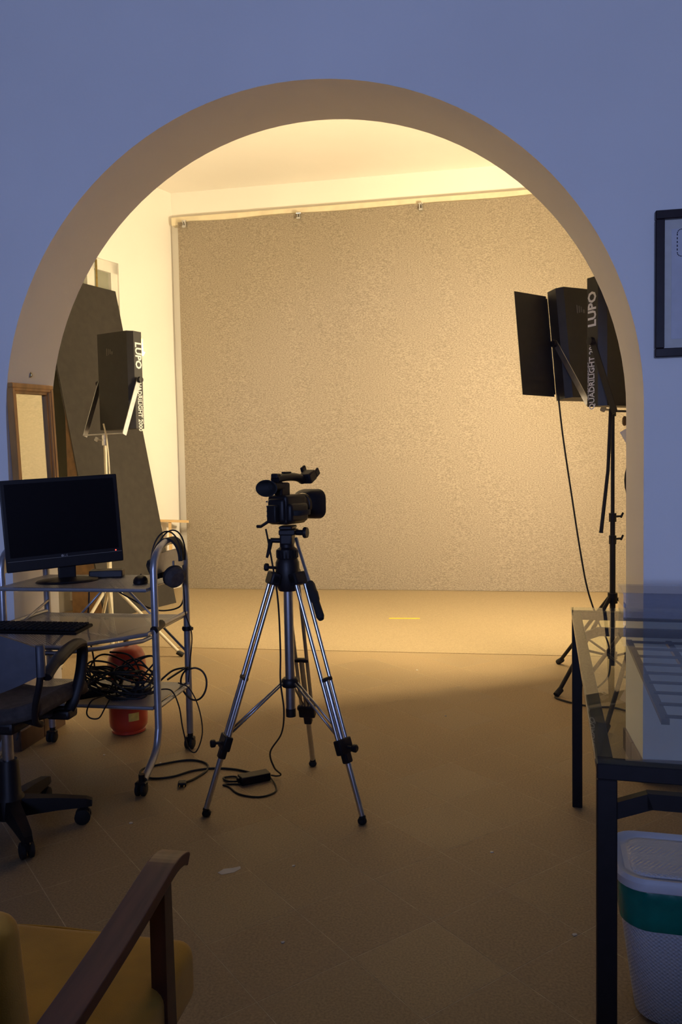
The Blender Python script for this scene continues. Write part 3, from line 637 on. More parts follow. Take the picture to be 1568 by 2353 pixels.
lid = loft([(0.205, 0.122, 0.06, 0.330), (0.210, 0.127, 0.062, 0.334), (0.211, 0.128, 0.062, 0.352), (0.205, 0.122, 0.058, 0.361), (0.196, 0.113, 0.054, 0.359), (0.189, 0.106, 0.05, 0.352), (0.178, 0.095, 0.044, 0.351)]).build('lid', 'bin_plastic', lb)
loft([(0.176, 0.093, 0.042, 0.351), (0.174, 0.091, 0.042, 0.356), (0.168, 0.085, 0.04, 0.358)]).build('woven_insert', 'bin_weave', lid)

# ================================================================== TRIPOD
TC = Vector((-0.745, 2.95, 0))
tp = thing('video_tripod', 'silver video tripod standing in the centre of the arch opening', 'tripod', TC)
def W(b, name, mat, parent): return b.build(name, mat, parent, world=True)
FEET = [Vector((-1.031, 2.756, 0)), Vector((-0.442, 2.771, 0)), Vector((-0.739, 3.293, 0))]
TOPZ = 0.872
for k, ft in enumerate(FEET):
    d = (ft - TC); d.z = 0; d.normalize(); sdv = Vector((-d.y, d.x, 0))
    top = TC + d * 0.062 + Vector((0, 0, TOPZ)); bot = ft + Vector((0, 0, 0.030)); ax = (bot - top); Ln = ax.length; ax.normalize()
    fb_ = 0.715                                                        # where the clamp sits along the leg
    pc = top + ax * Ln * fb_
    for s_ in (-1, 1):
        off = sdv * s_ * 0.0240; b = MB(); b.cyl(top + off, pc + off * 0.95, 0.0078, 12); W(b, 'upper_tube', 'silver', tp)
    b = MB(); b.cyl(top + ax * Ln * 0.44, bot, 0.0108, 14); lt = W(b, 'lower_tube', 'silver', tp)
    b = MB(); b.box(top + ax * Ln * 0.435, (0.058, 0.018, 0.016), rot=frame4(sdv, ax.cross(sdv), -ax, (0, 0, 0)).to_3x3(), bevel=0.003); W(b, 'slide_collar', 'black_plastic', lt)
    rot = frame4(sdv, ax.cross(sdv), ax, (0, 0, 0)).to_3x3()
    b = MB(); b.box(pc, (0.070, 0.032, 0.056), rot=rot, bevel=0.006, seg=2); b.box(pc + ax * 0.040, (0.034, 0.028, 0.045), rot=rot, bevel=0.006, seg=2); cl = W(b, 'leg_clamp', 'black_plastic', tp)
    kd = (-sdv if k == 0 else sdv if k == 1 else sdv); kd = (d * 0.7 + kd * (0.0 if k < 2 else 0.8)).normalized() if k else (d + Vector((-0.6, -0.2, 0))).normalized()
    if k == 1: kd = (d + Vector((0.7, -0.1, 0))).normalized()
    b = MB(); b.cyl(pc, pc + kd * 0.045, 0.006, 8); b.lathe([(0, 0.0), (0.012, 0.0), (0.015, 0.004), (0.015, 0.016), (0.010, 0.020), (0, 0.020)], pc + kd * 0.038, 10, axis=kd); W(b, 'clamp_knob', 'black_plastic', cl)
    b = MB(); b.cyl(bot, bot + ax * 0.008, 0.0125, 12); b.cyl(bot + Vector((0, 0, 0)), ft + Vector((0, 0, 0.016)), 0.005, 8)
    b.lathe([(0, 0.0), (0.010, 0.0), (0.016, 0.005), (0.0175, 0.012), (0.014, 0.020), (0.006, 0.024), (0, 0.024)], ft, 14); W(b, 'rubber_foot', 'rubber', lt)
    # hinge block at the crown
    b = MB(); hp = TC + d * 0.058 + Vector((0, 0, TOPZ + 0.004)); b.box(hp, (0.072, 0.040, 0.050), rot=rot, bevel=0.008, seg=2); b.cyl(hp - sdv * 0.036, hp + sdv * 0.036, 0.013, 12); W(b, 'leg_hinge', 'black_plastic', tp)
    # spreader: two flat bars from the centre collar to the clamp
    c0 = TC + d * 0.032 + Vector((0, 0, 0.466)); c1 = pc - d * 0.012 - ax * 0.040
    for s_ in (-1, 1):
        b = MB(); b.tube([c0 + sdv * s_ * 0.008, c1 + sdv * s_ * 0.012], 0.0045, 8); W(b, 'spreader_bar', 'dull_silver', tp)
b = MB(); b.cyl(TC + Vector((0, 0, 0.345)), TC + Vector((0, 0, 0.93)), 0.0185, 18); col_ = W(b, 'centre_column', 'dull_silver', tp)
b = MB(); b.cyl(TC + Vector((0, 0, 0.330)), TC + Vector((0, 0, 0.362)), 0.0195, 18); W(b, 'column_cap', 'black_plastic', col_)
b = MB(); b.lathe([(0, 0.448), (0.030, 0.448), (0.034, 0.454), (0.034, 0.474), (0.028, 0.482), (0, 0.482)], TC, 18); W(b, 'spreader_collar', 'black_plastic', tp)
b = MB(); b.lathe([(0, 0.825), (0.035, 0.825), (0.045, 0.845), (0.047, 0.890), (0.046, 0.935), (0.040, 0.948), (0, 0.948)], TC, 22); W(b, 'crown', 'black_plastic', tp)
b = MB(); b.lathe([(0, 0.945), (0.036, 0.945), (0.041, 0.952), (0.041, 0.985), (0.034, 0.990), (0.030, 0.994), (0, 0.994)], TC, 22)
for k in range(20):
    a = 2 * PI * k / 20; b.box(TC + Vector((0.041 * math.cos(a), 0.041 * math.sin(a), 0.968)), (0.004, 0.006, 0.028), rot=(0, 0, a))
W(b, 'leveling_ring', 'black_plastic', tp)
b = MB(); b.cyl(TC + Vector((-0.03, -0.02, 0.915)), TC + Vector((-0.075, -0.035, 0.920)), 0.006, 8); b.lathe([(0, 0), (0.013, 0), (0.016, 0.005), (0.016, 0.014), (0.010, 0.019), (0, 0.019)], TC + Vector((-0.066, -0.032, 0.919)), 8, axis=(-0.95, -0.3, 0.1)); W(b, 'crown_knob', 'black_plastic', tp)
# pan head
hd = MB(); hd.lathe([(0, 0.990), (0.028, 0.990), (0.028, 1.03), (0, 1.03)], TC, 18); hd.box(TC + Vector((0.002, 0, 1.030)), (0.050, 0.060, 0.055), bevel=0.008, seg=2); hd.box(TC + Vector((0.008, 0, 1.052)), (0.064, 0.075, 0.022), bevel=0.005, seg=2); head = W(hd, 'fluid_head', 'black_plastic', tp)
b = MB(); b.box(TC + Vector((0.004, 0.004, 1.070)), (0.052, 0.085, 0.014), bevel=0.004); W(b, 'camera_plate', 'black_plastic', tp)
b = MB(); b.cyl(TC + Vector((0.030, 0, 1.050)), TC + Vector((0.075, -0.01, 1.050)), 0.011, 10); b.lathe([(0, 0), (0.020, 0), (0.022, 0.004), (0.020, 0.014), (0, 0.015)], TC + Vector((0.070, -0.01, 1.050)), 14, axis=(1, -0.15, 0)); W(b, 'tilt_knob', 'black_plastic', head)
b = MB(); b.cyl(TC + Vector((-0.024, -0.01, 1.020)), TC + Vector((-0.060, -0.02, 1.022)), 0.010, 10); b.tube([TC + Vector((-0.058, -0.02, 1.026)), TC + Vector((-0.064, -0.024, 0.990)), TC + Vector((-0.074, -0.028, 0.955))], [0.010, 0.008, 0.005], 8); W(b, 'pan_lever', 'black_plastic', head)
hs, he = Vector((-0.700, 2.915, 1.030)), Vector((-0.556, 2.66, 0.772)); hm = hs.lerp(he, 0.60)
b = MB(); b.cyl(hs, hm, 0.0070, 12); ph = W(b, 'pan_handle', 'silver', tp)
b = MB(); b.tube([hs.lerp(he, q) for q in (0.57, 0.60, 0.68, 0.70, 0.78, 0.80, 0.97, 1.0)], [0.013, 0.0165, 0.0165, 0.0185, 0.0165, 0.0135, 0.0145, 0.010], 14); W(b, 'handle_grip', 'rubber', ph)

# ================================================================== CAMCORDER (front = local +Y)
CA = math.radians(-21)
cc = thing('camcorder', 'black camcorder mounted on top of the silver tripod', 'camcorder', (-0.742, 2.955, 1.078), CA)
b = MB(); b.box((0, 0.0, 0.062), (0.090, 0.135, 0.112), bevel=0.012, seg=3); b.box((0, -0.055, 0.060), (0.078, 0.05, 0.092), bevel=0.014, seg=3); body = b.build('body', 'black_plastic', cc)
b = MB(); b.box((0.052, -0.01, 0.050), (0.030, 0.120, 0.072), bevel=0.013, seg=3); b.build('hand_grip', 'black_plastic', cc)
b = MB(); b.tube(cr([(0.045, -0.060, 0.05), (0.078, -0.045, 0.05), (0.086, -0.005, 0.05), (0.078, 0.040, 0.05), (0.045, 0.055, 0.05)], 6), 0.010, 8, sx=0.25); b.build('hand_strap', 'soft_black', cc)
b = MB(); b.box((-0.049, 0.0, 0.068), (0.012, 0.100, 0.075), bevel=0.004, seg=2); b.build('screen_door', 'black_plastic', cc)
b = MB(); b.lathe([(0, 0.0), (0.043, 0.0), (0.044, 0.018), (0.041, 0.020), (0.041, 0.030), (0.044, 0.032), (0.044, 0.050), (0.040, 0.054), (0, 0.054)], (0, 0.062, 0.074), 26, axis=(0, 1, 0)); lens = b.build('lens_barrel', 'black_plastic', cc)
b = MB(); b.lathe([(0, 0), (0.034, 0.0), (0.030, 0.004), (0, 0.007)], (0, 0.116, 0.074), 22, axis=(0, 1, 0)); b.build('lens_glass', 'lens_glass', lens)
# hood: rectangular funnel with open front
b = MB()
def ring(hx, hz, y, r): return [b.bm.verts.new((x, y, 0.074 + z)) for (x, z) in rrect(hx, hz, r, 5)]
R0, R1, R2 = ring(0.046, 0.046, 0.106, 0.044), ring(0.060, 0.056, 0.128, 0.040), ring(0.068, 0.060, 0.172, 0.036)
Q2, Q1 = ring(0.064, 0.056, 0.172, 0.034), ring(0.055, 0.051, 0.130, 0.038)
for A, B in ((R0, R1), (R1, R2), (R2, Q2), (Q2, Q1)):
    for k in range(len(A)): b.bm.faces.new((A[k], A[(k + 1) % len(A)], B[(k + 1) % len(B)], B[k])).smooth = True
b.build('lens_hood', 'black_plastic', cc)
b = MB(); b.box((0.0, -0.030, 0.138), (0.036, 0.060, 0.055), bevel=0.008, seg=2); b.build('handle_post', 'black_plastic', cc)
b = MB(); b.tube(cr([(0, -0.075, 0.178), (0, -0.03, 0.184), (0, 0.03, 0.186), (0, 0.085, 0.180), (0, 0.115, 0.168)], 6), [0.016] * 24 + [0.014], 12, sx=1.25); hdl = b.build('top_handle', 'black_plastic', cc)
b = MB(); b.box((0, -0.070, 0.190), (0.030, 0.028, 0.020), bevel=0.004); b.box((0, 0.0, 0.203), (0.018, 0.045, 0.006), bevel=0.002); b.build('accessory_shoe', 'black_metal', hdl)
b = MB(); b.box((0.015, 0.128, 0.184), (0.050, 0.050, 0.042), rot=(0.45, 0, 0), bevel=0.006, seg=2); b.box((-0.02, 0.148, 0.212), (0.012, 0.030, 0.028), rot=(0.45, 0, 0), bevel=0.003); b.box((0.035, 0.162, 0.200), (0.010, 0.030, 0.030), rot=(0.6, 0, 0), bevel=0.003); b.build('microphone_holder', 'black_plastic', hdl)
b = MB(); b.tube([(0, -0.040, 0.150), (-0.002, -0.085, 0.150)], [0.020, 0.020], 14); vf_ = b.build('viewfinder', 'black_plastic', cc)
# eyecup: wide oval rubber funnel
b = MB(); A_ = []
for (hx, hz, y, zc) in ((0.019, 0.019, -0.080, 0.150), (0.026, 0.022, -0.095, 0.150), (0.047, 0.030, -0.122, 0.146), (0.050, 0.032, -0.126, 0.146), (0.046, 0.028, -0.127, 0.146), (0.022, 0.018, -0.105, 0.150), (0.010, 0.010, -0.100, 0.150)):
    A_.append([b.bm.verts.new((-0.004 + hx * math.cos(2 * PI * k / 24), y, zc + hz * math.sin(2 * PI * k / 24))) for k in range(24)])
for P_, Q_ in zip(A_, A_[1:]):
    for k in range(24): b.bm.faces.new((P_[k], P_[(k + 1) % 24], Q_[(k + 1) % 24], Q_[k])).smooth = True
b.bm.faces.new(A_[-1]); b.build('eyecup', 'rubber', vf_)
b = MB(); b.box((0, -0.085, 0.048), (0.042, 0.045, 0.068), bevel=0.006, seg=2); b.build('battery', 'black_plastic', cc)
b = MB()
for k in range(4): b.lathe([(0, 0), (0.004, 0), (0.004, 0.002), (0, 0.002)], (-0.036, -0.0805, 0.040 + 0.018 * k), 8, axis=(0, -1, 0))
b.build('rear_button', 'dull_silver', body)
b = MB(); b.tube(cr([(-0.045, -0.055, 0.02), (-0.062, -0.075, 0.004), (-0.068, -0.085, -0.002)], 5), 0.006, 8); b.box((-0.07, -0.088, 0.0), (0.020, 0.018, 0.012), bevel=0.003); b.build('power_plug', 'black_plastic', cc)

# power adapter on the floor with its leads
pa = thing('power_adapter', 'black power adapter brick lying between the tripod feet', 'power adapter', (-0.945, 3.095, 0), 0.62)
b = MB(); b.box((0, 0, 0.018), (0.128, 0.056, 0.034), bevel=0.005, seg=2); br = b.build('brick', 'black_plastic', pa)
b = MB(); b.box((-0.066, 0.006, 0.018), (0.012, 0.024, 0.020), bevel=0.002); b.build('inlet_plug', 'black_plastic', br)
def cable(name, pts, r, label, n=8, mat='cable', seg=6):
    b = MB(); b.tube(cr(pts, n), r, seg); return b.solo(name, mat, label, 'cable')
cable('camera_power_cable', [(-0.800, 2.85, 1.072), (-0.79, 2.87, 0.98), (-0.775, 2.905, 0.80), (-0.772, 2.915, 0.60), (-0.772, 2.905, 0.48), (-0.765, 2.92, 0.36), (-0.785, 2.95, 0.26), (-0.842, 2.985, 0.17), (-0.84, 3.03, 0.09), (-0.835, 3.11, 0.03), (-0.86, 3.14, 0.010), (-0.884, 3.135, 0.014)], 0.0035, 'thin black cable hanging from the camcorder to the adapter brick')
cable('adapter_lead', [(-0.885, 3.125, 0.010), (-0.845, 3.06, 0.004), (-0.83, 2.99, 0.004), (-0.88, 2.94, 0.004), (-0.965, 2.955, 0.004), (-1.03, 3.02, 0.004), (-1.06, 3.035, 0.004), (-1.02, 3.05, 0.004), (-0.99, 3.05, 0.004)], 0.0035, 'black lead looping over the floor in front of the adapter brick')
cable('mains_lead', [(-1.00, 3.06, 0.012), (-1.05, 3.07, 0.006), (-1.08, 3.10, 0.006), (-1.04, 3.12, 0.006), (-1.0, 3.10, 0.006)], 0.0045, 'short looped black lead at the left end of the adapter brick')
cable('long_floor_lead', [(-0.965, 3.165, 0.005), (-1.06, 3.20, 0.005), (-1.16, 3.20, 0.005), (-1.24, 3.16, 0.005), (-1.30, 3.09, 0.005), (-1.38, 3.06, 0.005), (-1.45, 3.10, 0.005), (-1.46, 3.16, 0.005), (-1.40, 3.22, 0.005), (-1.30, 3.28, 0.005), (-1.21, 3.25, 0.005), (-1.18, 3.17, 0.005), (-1.20, 3.08, 0.005), (-1.222, 3.035, 0.006)], 0.0045, 'long black lead curling over the floor from cart to tripod')
pg = thing('mains_plug', 'black two-pin mains plug lying on the floor by the cart', 'plug', (-1.228, 3.012, 0), 0.3)
b = MB(); b.box((0, 0, 0.010), (0.034, 0.036, 0.018), bevel=0.005, seg=2); b.build('plug_body', 'black_plastic', pg)
for s_ in (-1, 1):
    b = MB(); b.cyl((s_ * 0.009, -0.016, 0.010), (s_ * 0.009, -0.037, 0.009), 0.0024, 8); b.build('pin', 'brass', pg)

# ================================================================== COMPUTER CART
CXR, CXL, CYF, CYB = -1.355, -2.055, 3.085, 3.440
ct = thing('computer_cart', 'silver tube computer cart with perforated shelves at the left', 'cart', ((CXR + CXL) / 2, 3.25, 0))
TR = 0.0155
for sx, X in ((1, CXR), (-1, CXL)):
    b = MB()
    pts = [(X, 2.925, 0.055), (X, 2.975, 0.080), (X, 3.055, 0.135), (X, CYF, 0.215), (X, CYF, 0.60), (X, CYF, 0.88)]
    arc = [(X, (CYF + CYB) / 2 - (CYB - CYF) / 2 * math.cos(a), 0.885 + 0.105 * math.sin(a)) for a in [PI * q / 10 for q in range(0, 11)]]
    path = cr(pts[:4], 6)[:-1] + [Vector(p) for p in pts[3:5]] + [Vector(p) for p in arc] + [Vector((X, CYB, 0.5)), Vector((X, CYB, 0.072))]
    b.tube(path, TR, 12); W(b, 'end_frame', 'silver_paint', ct)
    for z in (0.640, 0.300):
        b = MB(); b.cyl((X, CYF, z), (X, CYB, z), 0.010, 10); W(b, 'side_rail', 'silver_paint', ct)
    b = MB(); b.box((X, (CYF + CYB) / 2, 0.905), (0.006, CYB - CYF - 0.02, 0.085), bevel=0.002); W(b, 'end_plate', 'silver_paint', ct)
    for (px_, py_) in ((X, 2.905), (X, CYB)):
        y2 = py_; b = MB(); b.cyl((px_, y2 + 0.0, 0.040), (px_, y2, 0.085), 0.013, 10); b.box((px_, y2 - 0.006, 0.048), (0.046, 0.030, 0.018), bevel=0.004); ca = W(b, 'caster', 'black_plastic', ct)
        for s_ in (-1, 1):
            b = MB(); b.lathe([(0, 0), (0.020, 0), (0.0265, 0.004), (0.0265, 0.014), (0.020, 0.018), (0, 0.018)], (px_ + s_ * 0.003, y2 - 0.008, 0.0265), 16, axis=(s_, 0, 0)); W(b, 'wheel', 'rubber', ca)
    b = MB(); b.cyl((X, CYB, 0.555), (X, CYB, 0.575), 0.021, 12); b.cyl((X - 0.02 , CYB - 0.005, 0.565), (X + 0.030, CYB - 0.005, 0.565), 0.008, 8); W(b, 'frame_knob', 'black_plastic', ct)
def shelf(name, x0, x1, y0, y1, z, front_r=0.008, chamfer=0.0):
    b = MB(); poly = [(x0, y1), (x0, y0 + chamfer), (x0 + chamfer * 0.9, y0), (x1 - chamfer * 0.9, y0), (x1, y0 + chamfer), (x1, y1)] if chamfer else [(x0, y1), (x0, y0), (x1, y0), (x1, y1)]
    b.prism(poly, 0.0015, 'xy', z); sh = W(b, name, 'perforated_steel', ct)
    b = MB(); pl_ = [(x, y, z - 0.006) for (x, y) in poly]; b.tube(pl_ if not chamfer else pl_, front_r, 8, closed=True); W(b, 'shelf_rim', 'silver_paint', sh)
    return sh
shelf('top_shelf', CXL + 0.012, CXR - 0.012, 3.03, 3.425, 0.812)
ks = shelf('keyboard_tray', CXL + 0.012, CXR - 0.008, 2.755, 3.41, 0.632, 0.009, chamfer=0.26)
b = MB(); b.tube([(CXL + 0.26, 2.752, 0.605), (CXR - 0.26, 2.752, 0.605), (CXR - 0.13, 2.85, 0.605), (CXR - 0.015, 2.99, 0.605), (CXR - 0.012, 3.06, 0.605)], 0.009, 8); W(b, 'tray_guard', 'silver_paint', ks)
b = MB(); b.cyl((CXR, 3.07, 0.632), (CXR, 3.15, 0.645), 0.018, 10); W(b, 'tray_runner', 'black_plastic', ks)
shelf('bottom_shelf', CXL + 0.012, CXR - 0.012, 3.06, 3.43, 0.310)
for (p, q) in (((CXR - 0.01, CYB, 0.46), (-1.70, CYB, 0.800)), ((CXL + 0.01, CYB, 0.46), (-1.71, CYB, 0.800))):
    b = MB(); b.tube([p, q], 0.006, 8); W(b, 'diagonal_brace', 'silver_paint', ct)
b = MB(); b.tube([(CXL + 0.01, 3.12, 0.60), (CXL + 0.01, CYB - 0.01, 0.69)], 0.006, 8); W(b, 'side_brace', 'silver_paint', ct)

# monitor: turned to face right
ML, MR_ = Vector((-2.005, 3.055, 0)), Vector((-1.608, 3.345, 0)); mc = (ML + MR_) / 2; ma = math.atan2((MR_ - ML).y, (MR_ - ML).x)
MWID = (MR_ - ML).length
mo = thing('computer_monitor', 'black widescreen monitor standing on the cart top shelf', 'monitor', (mc.x, mc.y, 0.8135), ma)
tl = Matrix.Translation((0, 0, 0.225)) @ Matrix.Rotation(math.radians(-2), 4, 'X') @ Matrix.Translation((0, 0, -0.225))
tl = tl @ Matrix.Translation((0, 0, 0.012)) @ Matrix.Rotation(-0.045, 4, 'Y')
z0, z1 = 0.056, 0.452
b = MB(); b.box((0, 0.018, (z0 + z1) / 2), (MWID, 0.036, z1 - z0), bevel=0.005, seg=2); b.box((0, 0.048, (z0 + z1) / 2), (MWID * 0.6, 0.03, (z1 - z0) * 0.6), bevel=0.012, seg=2); b.bm.transform(tl); case = b.build('case', 'black_plastic', mo)
b = MB(); b.box((0, -0.0005, (z0 + z1) / 2 + 0.022), (MWID - 0.036, 0.002, z1 - z0 - 0.080)); b.bm.transform(tl); b.build('screen', 'screen', mo)
b = MB(); b.box((0, -0.002, z0 + 0.046), (MWID - 0.012, 0.003, 0.0025)); b.bm.transform(tl); b.build('bezel_line', 'grey_ink', case)
b = MB(); b.lathe([(0, 0), (0.0028, 0), (0.0025, 0.0012), (0, 0.0014)], (MWID / 2 - 0.032, -0.001, z0 + 0.052), 10, axis=(0, -1, 0)); b.bm.transform(tl); b.build('power_led', 'red_led', mo)
b = MB(); b.lathe([(0, 0), (0.0055, 0), (0.0055, 0.001), (0, 0.001)], (-0.016, -0.001, z0 + 0.052), 14, axis=(0, -1, 0)); b.bm.transform(tl); b.build('logo_disc', 'dull_silver', case)
put_text('LG', 0.013, 'dull_silver', case, tl @ frame4((1, 0, 0), (0, 0, 1), (0, -1, 0), Vector((-0.001, -0.0008, z0 + 0.052))), 'logo_lettering')
b = MB(); b.box((0, 0.035, 0.07), (0.075, 0.03, 0.13), bevel=0.006, seg=2); b.build('neck', 'black_plastic', mo)
b = MB(); b.lathe([(0, 0.0), (0.112, 0.0), (0.118, 0.004), (0.112, 0.010), (0.05, 0.018), (0, 0.020)], (0, 0.02, 0), 30, sx=1.15, sy=0.85); b.build('foot_plate', 'black_plastic', mo)
# small device behind the foot, mouse, keyboard
b = MB(); b.box((-1.70, 3.355, 0.832), (0.150, 0.080, 0.035), rot=(0, 0, 0.30), bevel=0.006, seg=2); b.solo('external_drive', 'black_plastic', 'flat black device beside the monitor foot on the cart', 'device')
ms = thing('computer_mouse', 'small black computer mouse near the right end of the top shelf', 'mouse', (-1.455, 3.175, 0.8135), 0.3)
b = MB(); b.lathe([(0.030, 0.0), (0.033, 0.006), (0.031, 0.018), (0.024, 0.028), (0.012, 0.034), (0, 0.036)], (0, 0, 0), 22, sx=0.95, sy=1.55); b.build('shell', 'black_plastic', ms)
b = MB(); b.lathe([(0, -0.003), (0.008, -0.003), (0.008, 0.003), (0, 0.003)], (0, 0.022, 0.031), 12, axis=(1, 0, 0)); b.build('scroll_wheel', 'rubber', ms)
kb = thing('computer_keyboard', 'black keyboard lying on the cart sliding tray', 'keyboard', (-1.855, 3.02, 0.6335), 0.0)
b = MB(); b.box((0, 0, 0.009), (0.43, 0.150, 0.014), rot=(0.05, 0, 0), bevel=0.004); kbase = b.build('key_base', 'black_plastic', kb)
kme = None
for r in range(5):
    for c in range(17):
        if kme is None:
            b = MB(); b.box((0, 0, 0.004), (0.020, 0.020, 0.008), rot=(0.05, 0, 0), bevel=0.002); k0 = b.build('key', 'soft_black', kb); kme = k0.data; k0.location = (-0.196 + c * 0.0245, -0.056 + r * 0.026, 0.0145 + r * 0.0013); continue
        o = bpy.data.objects.new('key', kme); COL.objects.link(o); o.parent = kb; o.location = (-0.196 + c * 0.0245, -0.056 + r * 0.026, 0.0145 + r * 0.0013)
# headphones over the right end hoop
hp_ = thing('headphones', 'black over-ear headphones hung over the cart end frame', 'headphones', (-1.355, 3.30, 0.80))
HC = Vector((-1.352, 3.265, 0.905))
def band(u, v, r, hgt, wd): a = PI * u; return HC + Vector((-r * math.cos(a), (v - 0.5) * wd * (0.5 + 0.5 * math.sin(a)) - 0.03 * (1 - math.sin(a)), hgt * math.sin(a)))
b2 = MB(); b2.grid(lambda u, v: band(u, v, 0.066, 0.100, 0.085), 20, 5, thick=0.010); W(b2, 'headband', 'soft_black', hp_)
for dy in (-0.030, 0.034):
    b = MB(); b.tube([HC + Vector((-0.070 * math.cos(a), dy * (0.6 + 0.4 * math.sin(a)) - 0.03 * (1 - math.sin(a)), 0.128 * math.sin(a))) for a in [PI * q / 18 for q in range(19)]], 0.0035, 8); W(b, 'headband_wire', 'black_plastic', hp_)
for (cx, cy, cz, sx) in ((-1.405, 3.215, 0.872, -1), (-1.312, 3.205, 0.838, 1)):
    ax_ = Vector((sx * 0.75, -0.55, -0.35)).normalized(); b = MB(); b.lathe([(0, -0.026), (0.032, -0.026), (0.046, -0.014), (0.048, 0.002), (0, 0.004)], (cx, cy, cz), 22, axis=-ax_); cup = W(b, 'ear_cup', 'grey_fabric' if sx > 0 else 'soft_black', hp_)
    b = MB(); b.lathe([(0, 0.002), (0.046, 0.002), (0.050, 0.012), (0.044, 0.024), (0.026, 0.024), (0.02, 0.012), (0, 0.012)], (cx, cy, cz), 22, axis=-ax_); W(b, 'ear_pad', 'soft_black', cup)
    b = MB(); b.box((cx - sx * 0.006, cy + 0.015, cz + 0.045), (0.010, 0.022, 0.050), bevel=0.003); W(b, 'cup_hanger', 'dull_silver', cup)
b = MB(); b.tube(cr([(-1.30, 3.27, 0.80), (-1.295, 3.27, 0.74), (-1.30, 3.29, 0.66), (-1.29, 3.33, 0.56), (-1.315, 3.36, 0.42), (-1.325, 3.36, 0.335)], 6), 0.0028, 6); W(b, 'headphone_cord', 'cable', hp_)
# cords hanging behind the cart
cable('monitor_cable', [(-1.945 + 0.10, 3.452, 0.80), (-1.85, 3.46, 0.70), (-1.862, 3.46, 0.55), (-1.84, 3.46, 0.42), (-1.80, 3.40, 0.325)], 0.004, 'thin black cord hanging down behind the keyboard tray')
cable('power_cable', [(-1.77, 3.46, 0.80), (-1.72, 3.47, 0.74), (-1.64, 3.48, 0.69), (-1.56, 3.48, 0.652), (-1.48, 3.47, 0.640), (-1.40, 3.47, 0.66), (-1.37, 3.462, 0.72)], 0.004, 'black cord sagging between the two shelves at the cart back')
# tangle of leads on the bottom shelf: each coil is one cable
random.seed(11)
def coil(name, c, R_, turns, label, r=0.0042, tilt=(0, 0), tail=None, jitter=0.02, sq=0.55, h=0.05):
    pts = []; ph_ = random.uniform(0, 6); N_ = int(turns * 9)
    for k in range(N_):
        a = ph_ + k * 2 * PI / 9; rr = R_ * (1 + random.uniform(-0.22, 0.22)); x, y = rr * math.cos(a), rr * math.sin(a) * sq
        z = h * (0.5 + 0.5 * math.sin(a * 0.93 + ph_ + k * 0.11)) + x * tilt[0] + y * tilt[1] + random.uniform(0, jitter)
        pts.append((c[0] + x, c[1] + y, max(0.318, c[2] + z)))
    if tail: pts += tail
    b = MB(); b.tube(cr(pts, 5), r, 6); return b.solo(name, 'cable', label, 'cable', 'tangled leads on the cart bottom shelf')
coil('coiled_cable', (-1.60, 3.19, 0.325), 0.120, 6, 'largest black cable coil heaped on the cart bottom shelf', tilt=(0.1, 0.5), h=0.13)
coil('coiled_cable', (-1.53, 3.22, 0.325), 0.095, 5, 'black cable coil on the bottom shelf nearest the right cart leg', tilt=(0.35, 0.2), h=0.11)
coil('coiled_cable', (-1.69, 3.24, 0.325), 0.090, 5, 'flat black cable coil at the left of the tangled leads', tilt=(-0.1, 0.2), h=0.07)
coil('coiled_cable', (-1.58, 3.22, 0.322), 0.150, 4, 'loose wide black cable loop lying under the tangled leads', r=0.0035, tilt=(0, 0.1), h=0.05)
b = MB(); b.box((-1.70, 3.15, 0.330), (0.16, 0.05, 0.032), rot=(0, -0.1, 0.35), bevel=0.008, seg=2); b.box((-1.52, 3.24, 0.326), (0.12, 0.07, 0.026), rot=(0, 0, -0.3), bevel=0.006); b.solo('power_strip', 'black_plastic', 'black power strip lying among the tangled leads', 'power strip')
lpc = Vector((-1.315, 3.40, 0.315))
cable('looped_cable', [(-1.45, 3.30, 0.34), (-1.40, 3.36, 0.385), (-1.345, 3.40, 0.39)] + [tuple(lpc + Vector((0.062 * math.cos(a), 0.01 * math.sin(2 * a), 0.075 * math.sin(a)))) for a in [PI * 0.62 - 2 * PI * q / 12 for q in range(0, 12)]] + [(-1.345, 3.395, 0.392), (-1.40, 3.30, 0.36)], 0.0045, 'black cable hanging in a round loop outside the right cart leg')
cable('dangling_lead', [(-1.42, 3.22, 0.335), (-1.36, 3.24, 0.33), (-1.325, 3.24, 0.26), (-1.31, 3.24, 0.16), (-1.29, 3.25, 0.07), (-1.262, 3.27, 0.05), (-1.25, 3.32, 0.12), (-1.28, 3.36, 0.22), (-1.33, 3.38, 0.30), (-1.375, 3.36, 0.33)], 0.0032, 'thin black lead dangling below the bottom shelf at the right')
cable('drooping_lead', [(-1.60, 3.12, 0.335), (-1.63, 3.045, 0.335), (-1.65, 3.03, 0.29), (-1.64, 3.035, 0.262), (-1.60, 3.035, 0.262), (-1.575, 3.04, 0.30), (-1.57, 3.09, 0.335)], 0.0032, 'thin black lead drooping over the front rim of the bottom shelf')

# ================================================================== RED GAS CYLINDER
gc = thing('gas_cylinder', 'small red gas cylinder standing on the floor behind the cart', 'gas cylinder', (-1.752, 3.63, 0))
b = MB(); b.lathe([(0, 0), (0.075, 0), (0.083, 0.006), (0.083, 0.016), (0.080, 0.018), (0.091, 0.035), (0.094, 0.06), (0.094, 0.345), (0.090, 0.382), (0.076, 0.412), (0.052, 0.430), (0.028, 0.436), (0, 0.437)], (0, 0, 0), 32); gb = b.build('tank', 'red_paint', gc)
b = MB(); b.lathe([(0, 0.432), (0.022, 0.432), (0.022, 0.445), (0.014, 0.447), (0.014, 0.462), (0, 0.463)], (0, 0, 0), 16); b.build('valve', 'brass', gc)
b = MB(); b.grid(lambda u, v: (0.0948 * math.cos(-PI / 2 + 0.45 + 0.55 * u), 0.0948 * math.sin(-PI / 2 + 0.45 + 0.55 * u), 0.075 + 0.04 * v), 6, 1); b.build('label_sticker', 'orange_label', gb)

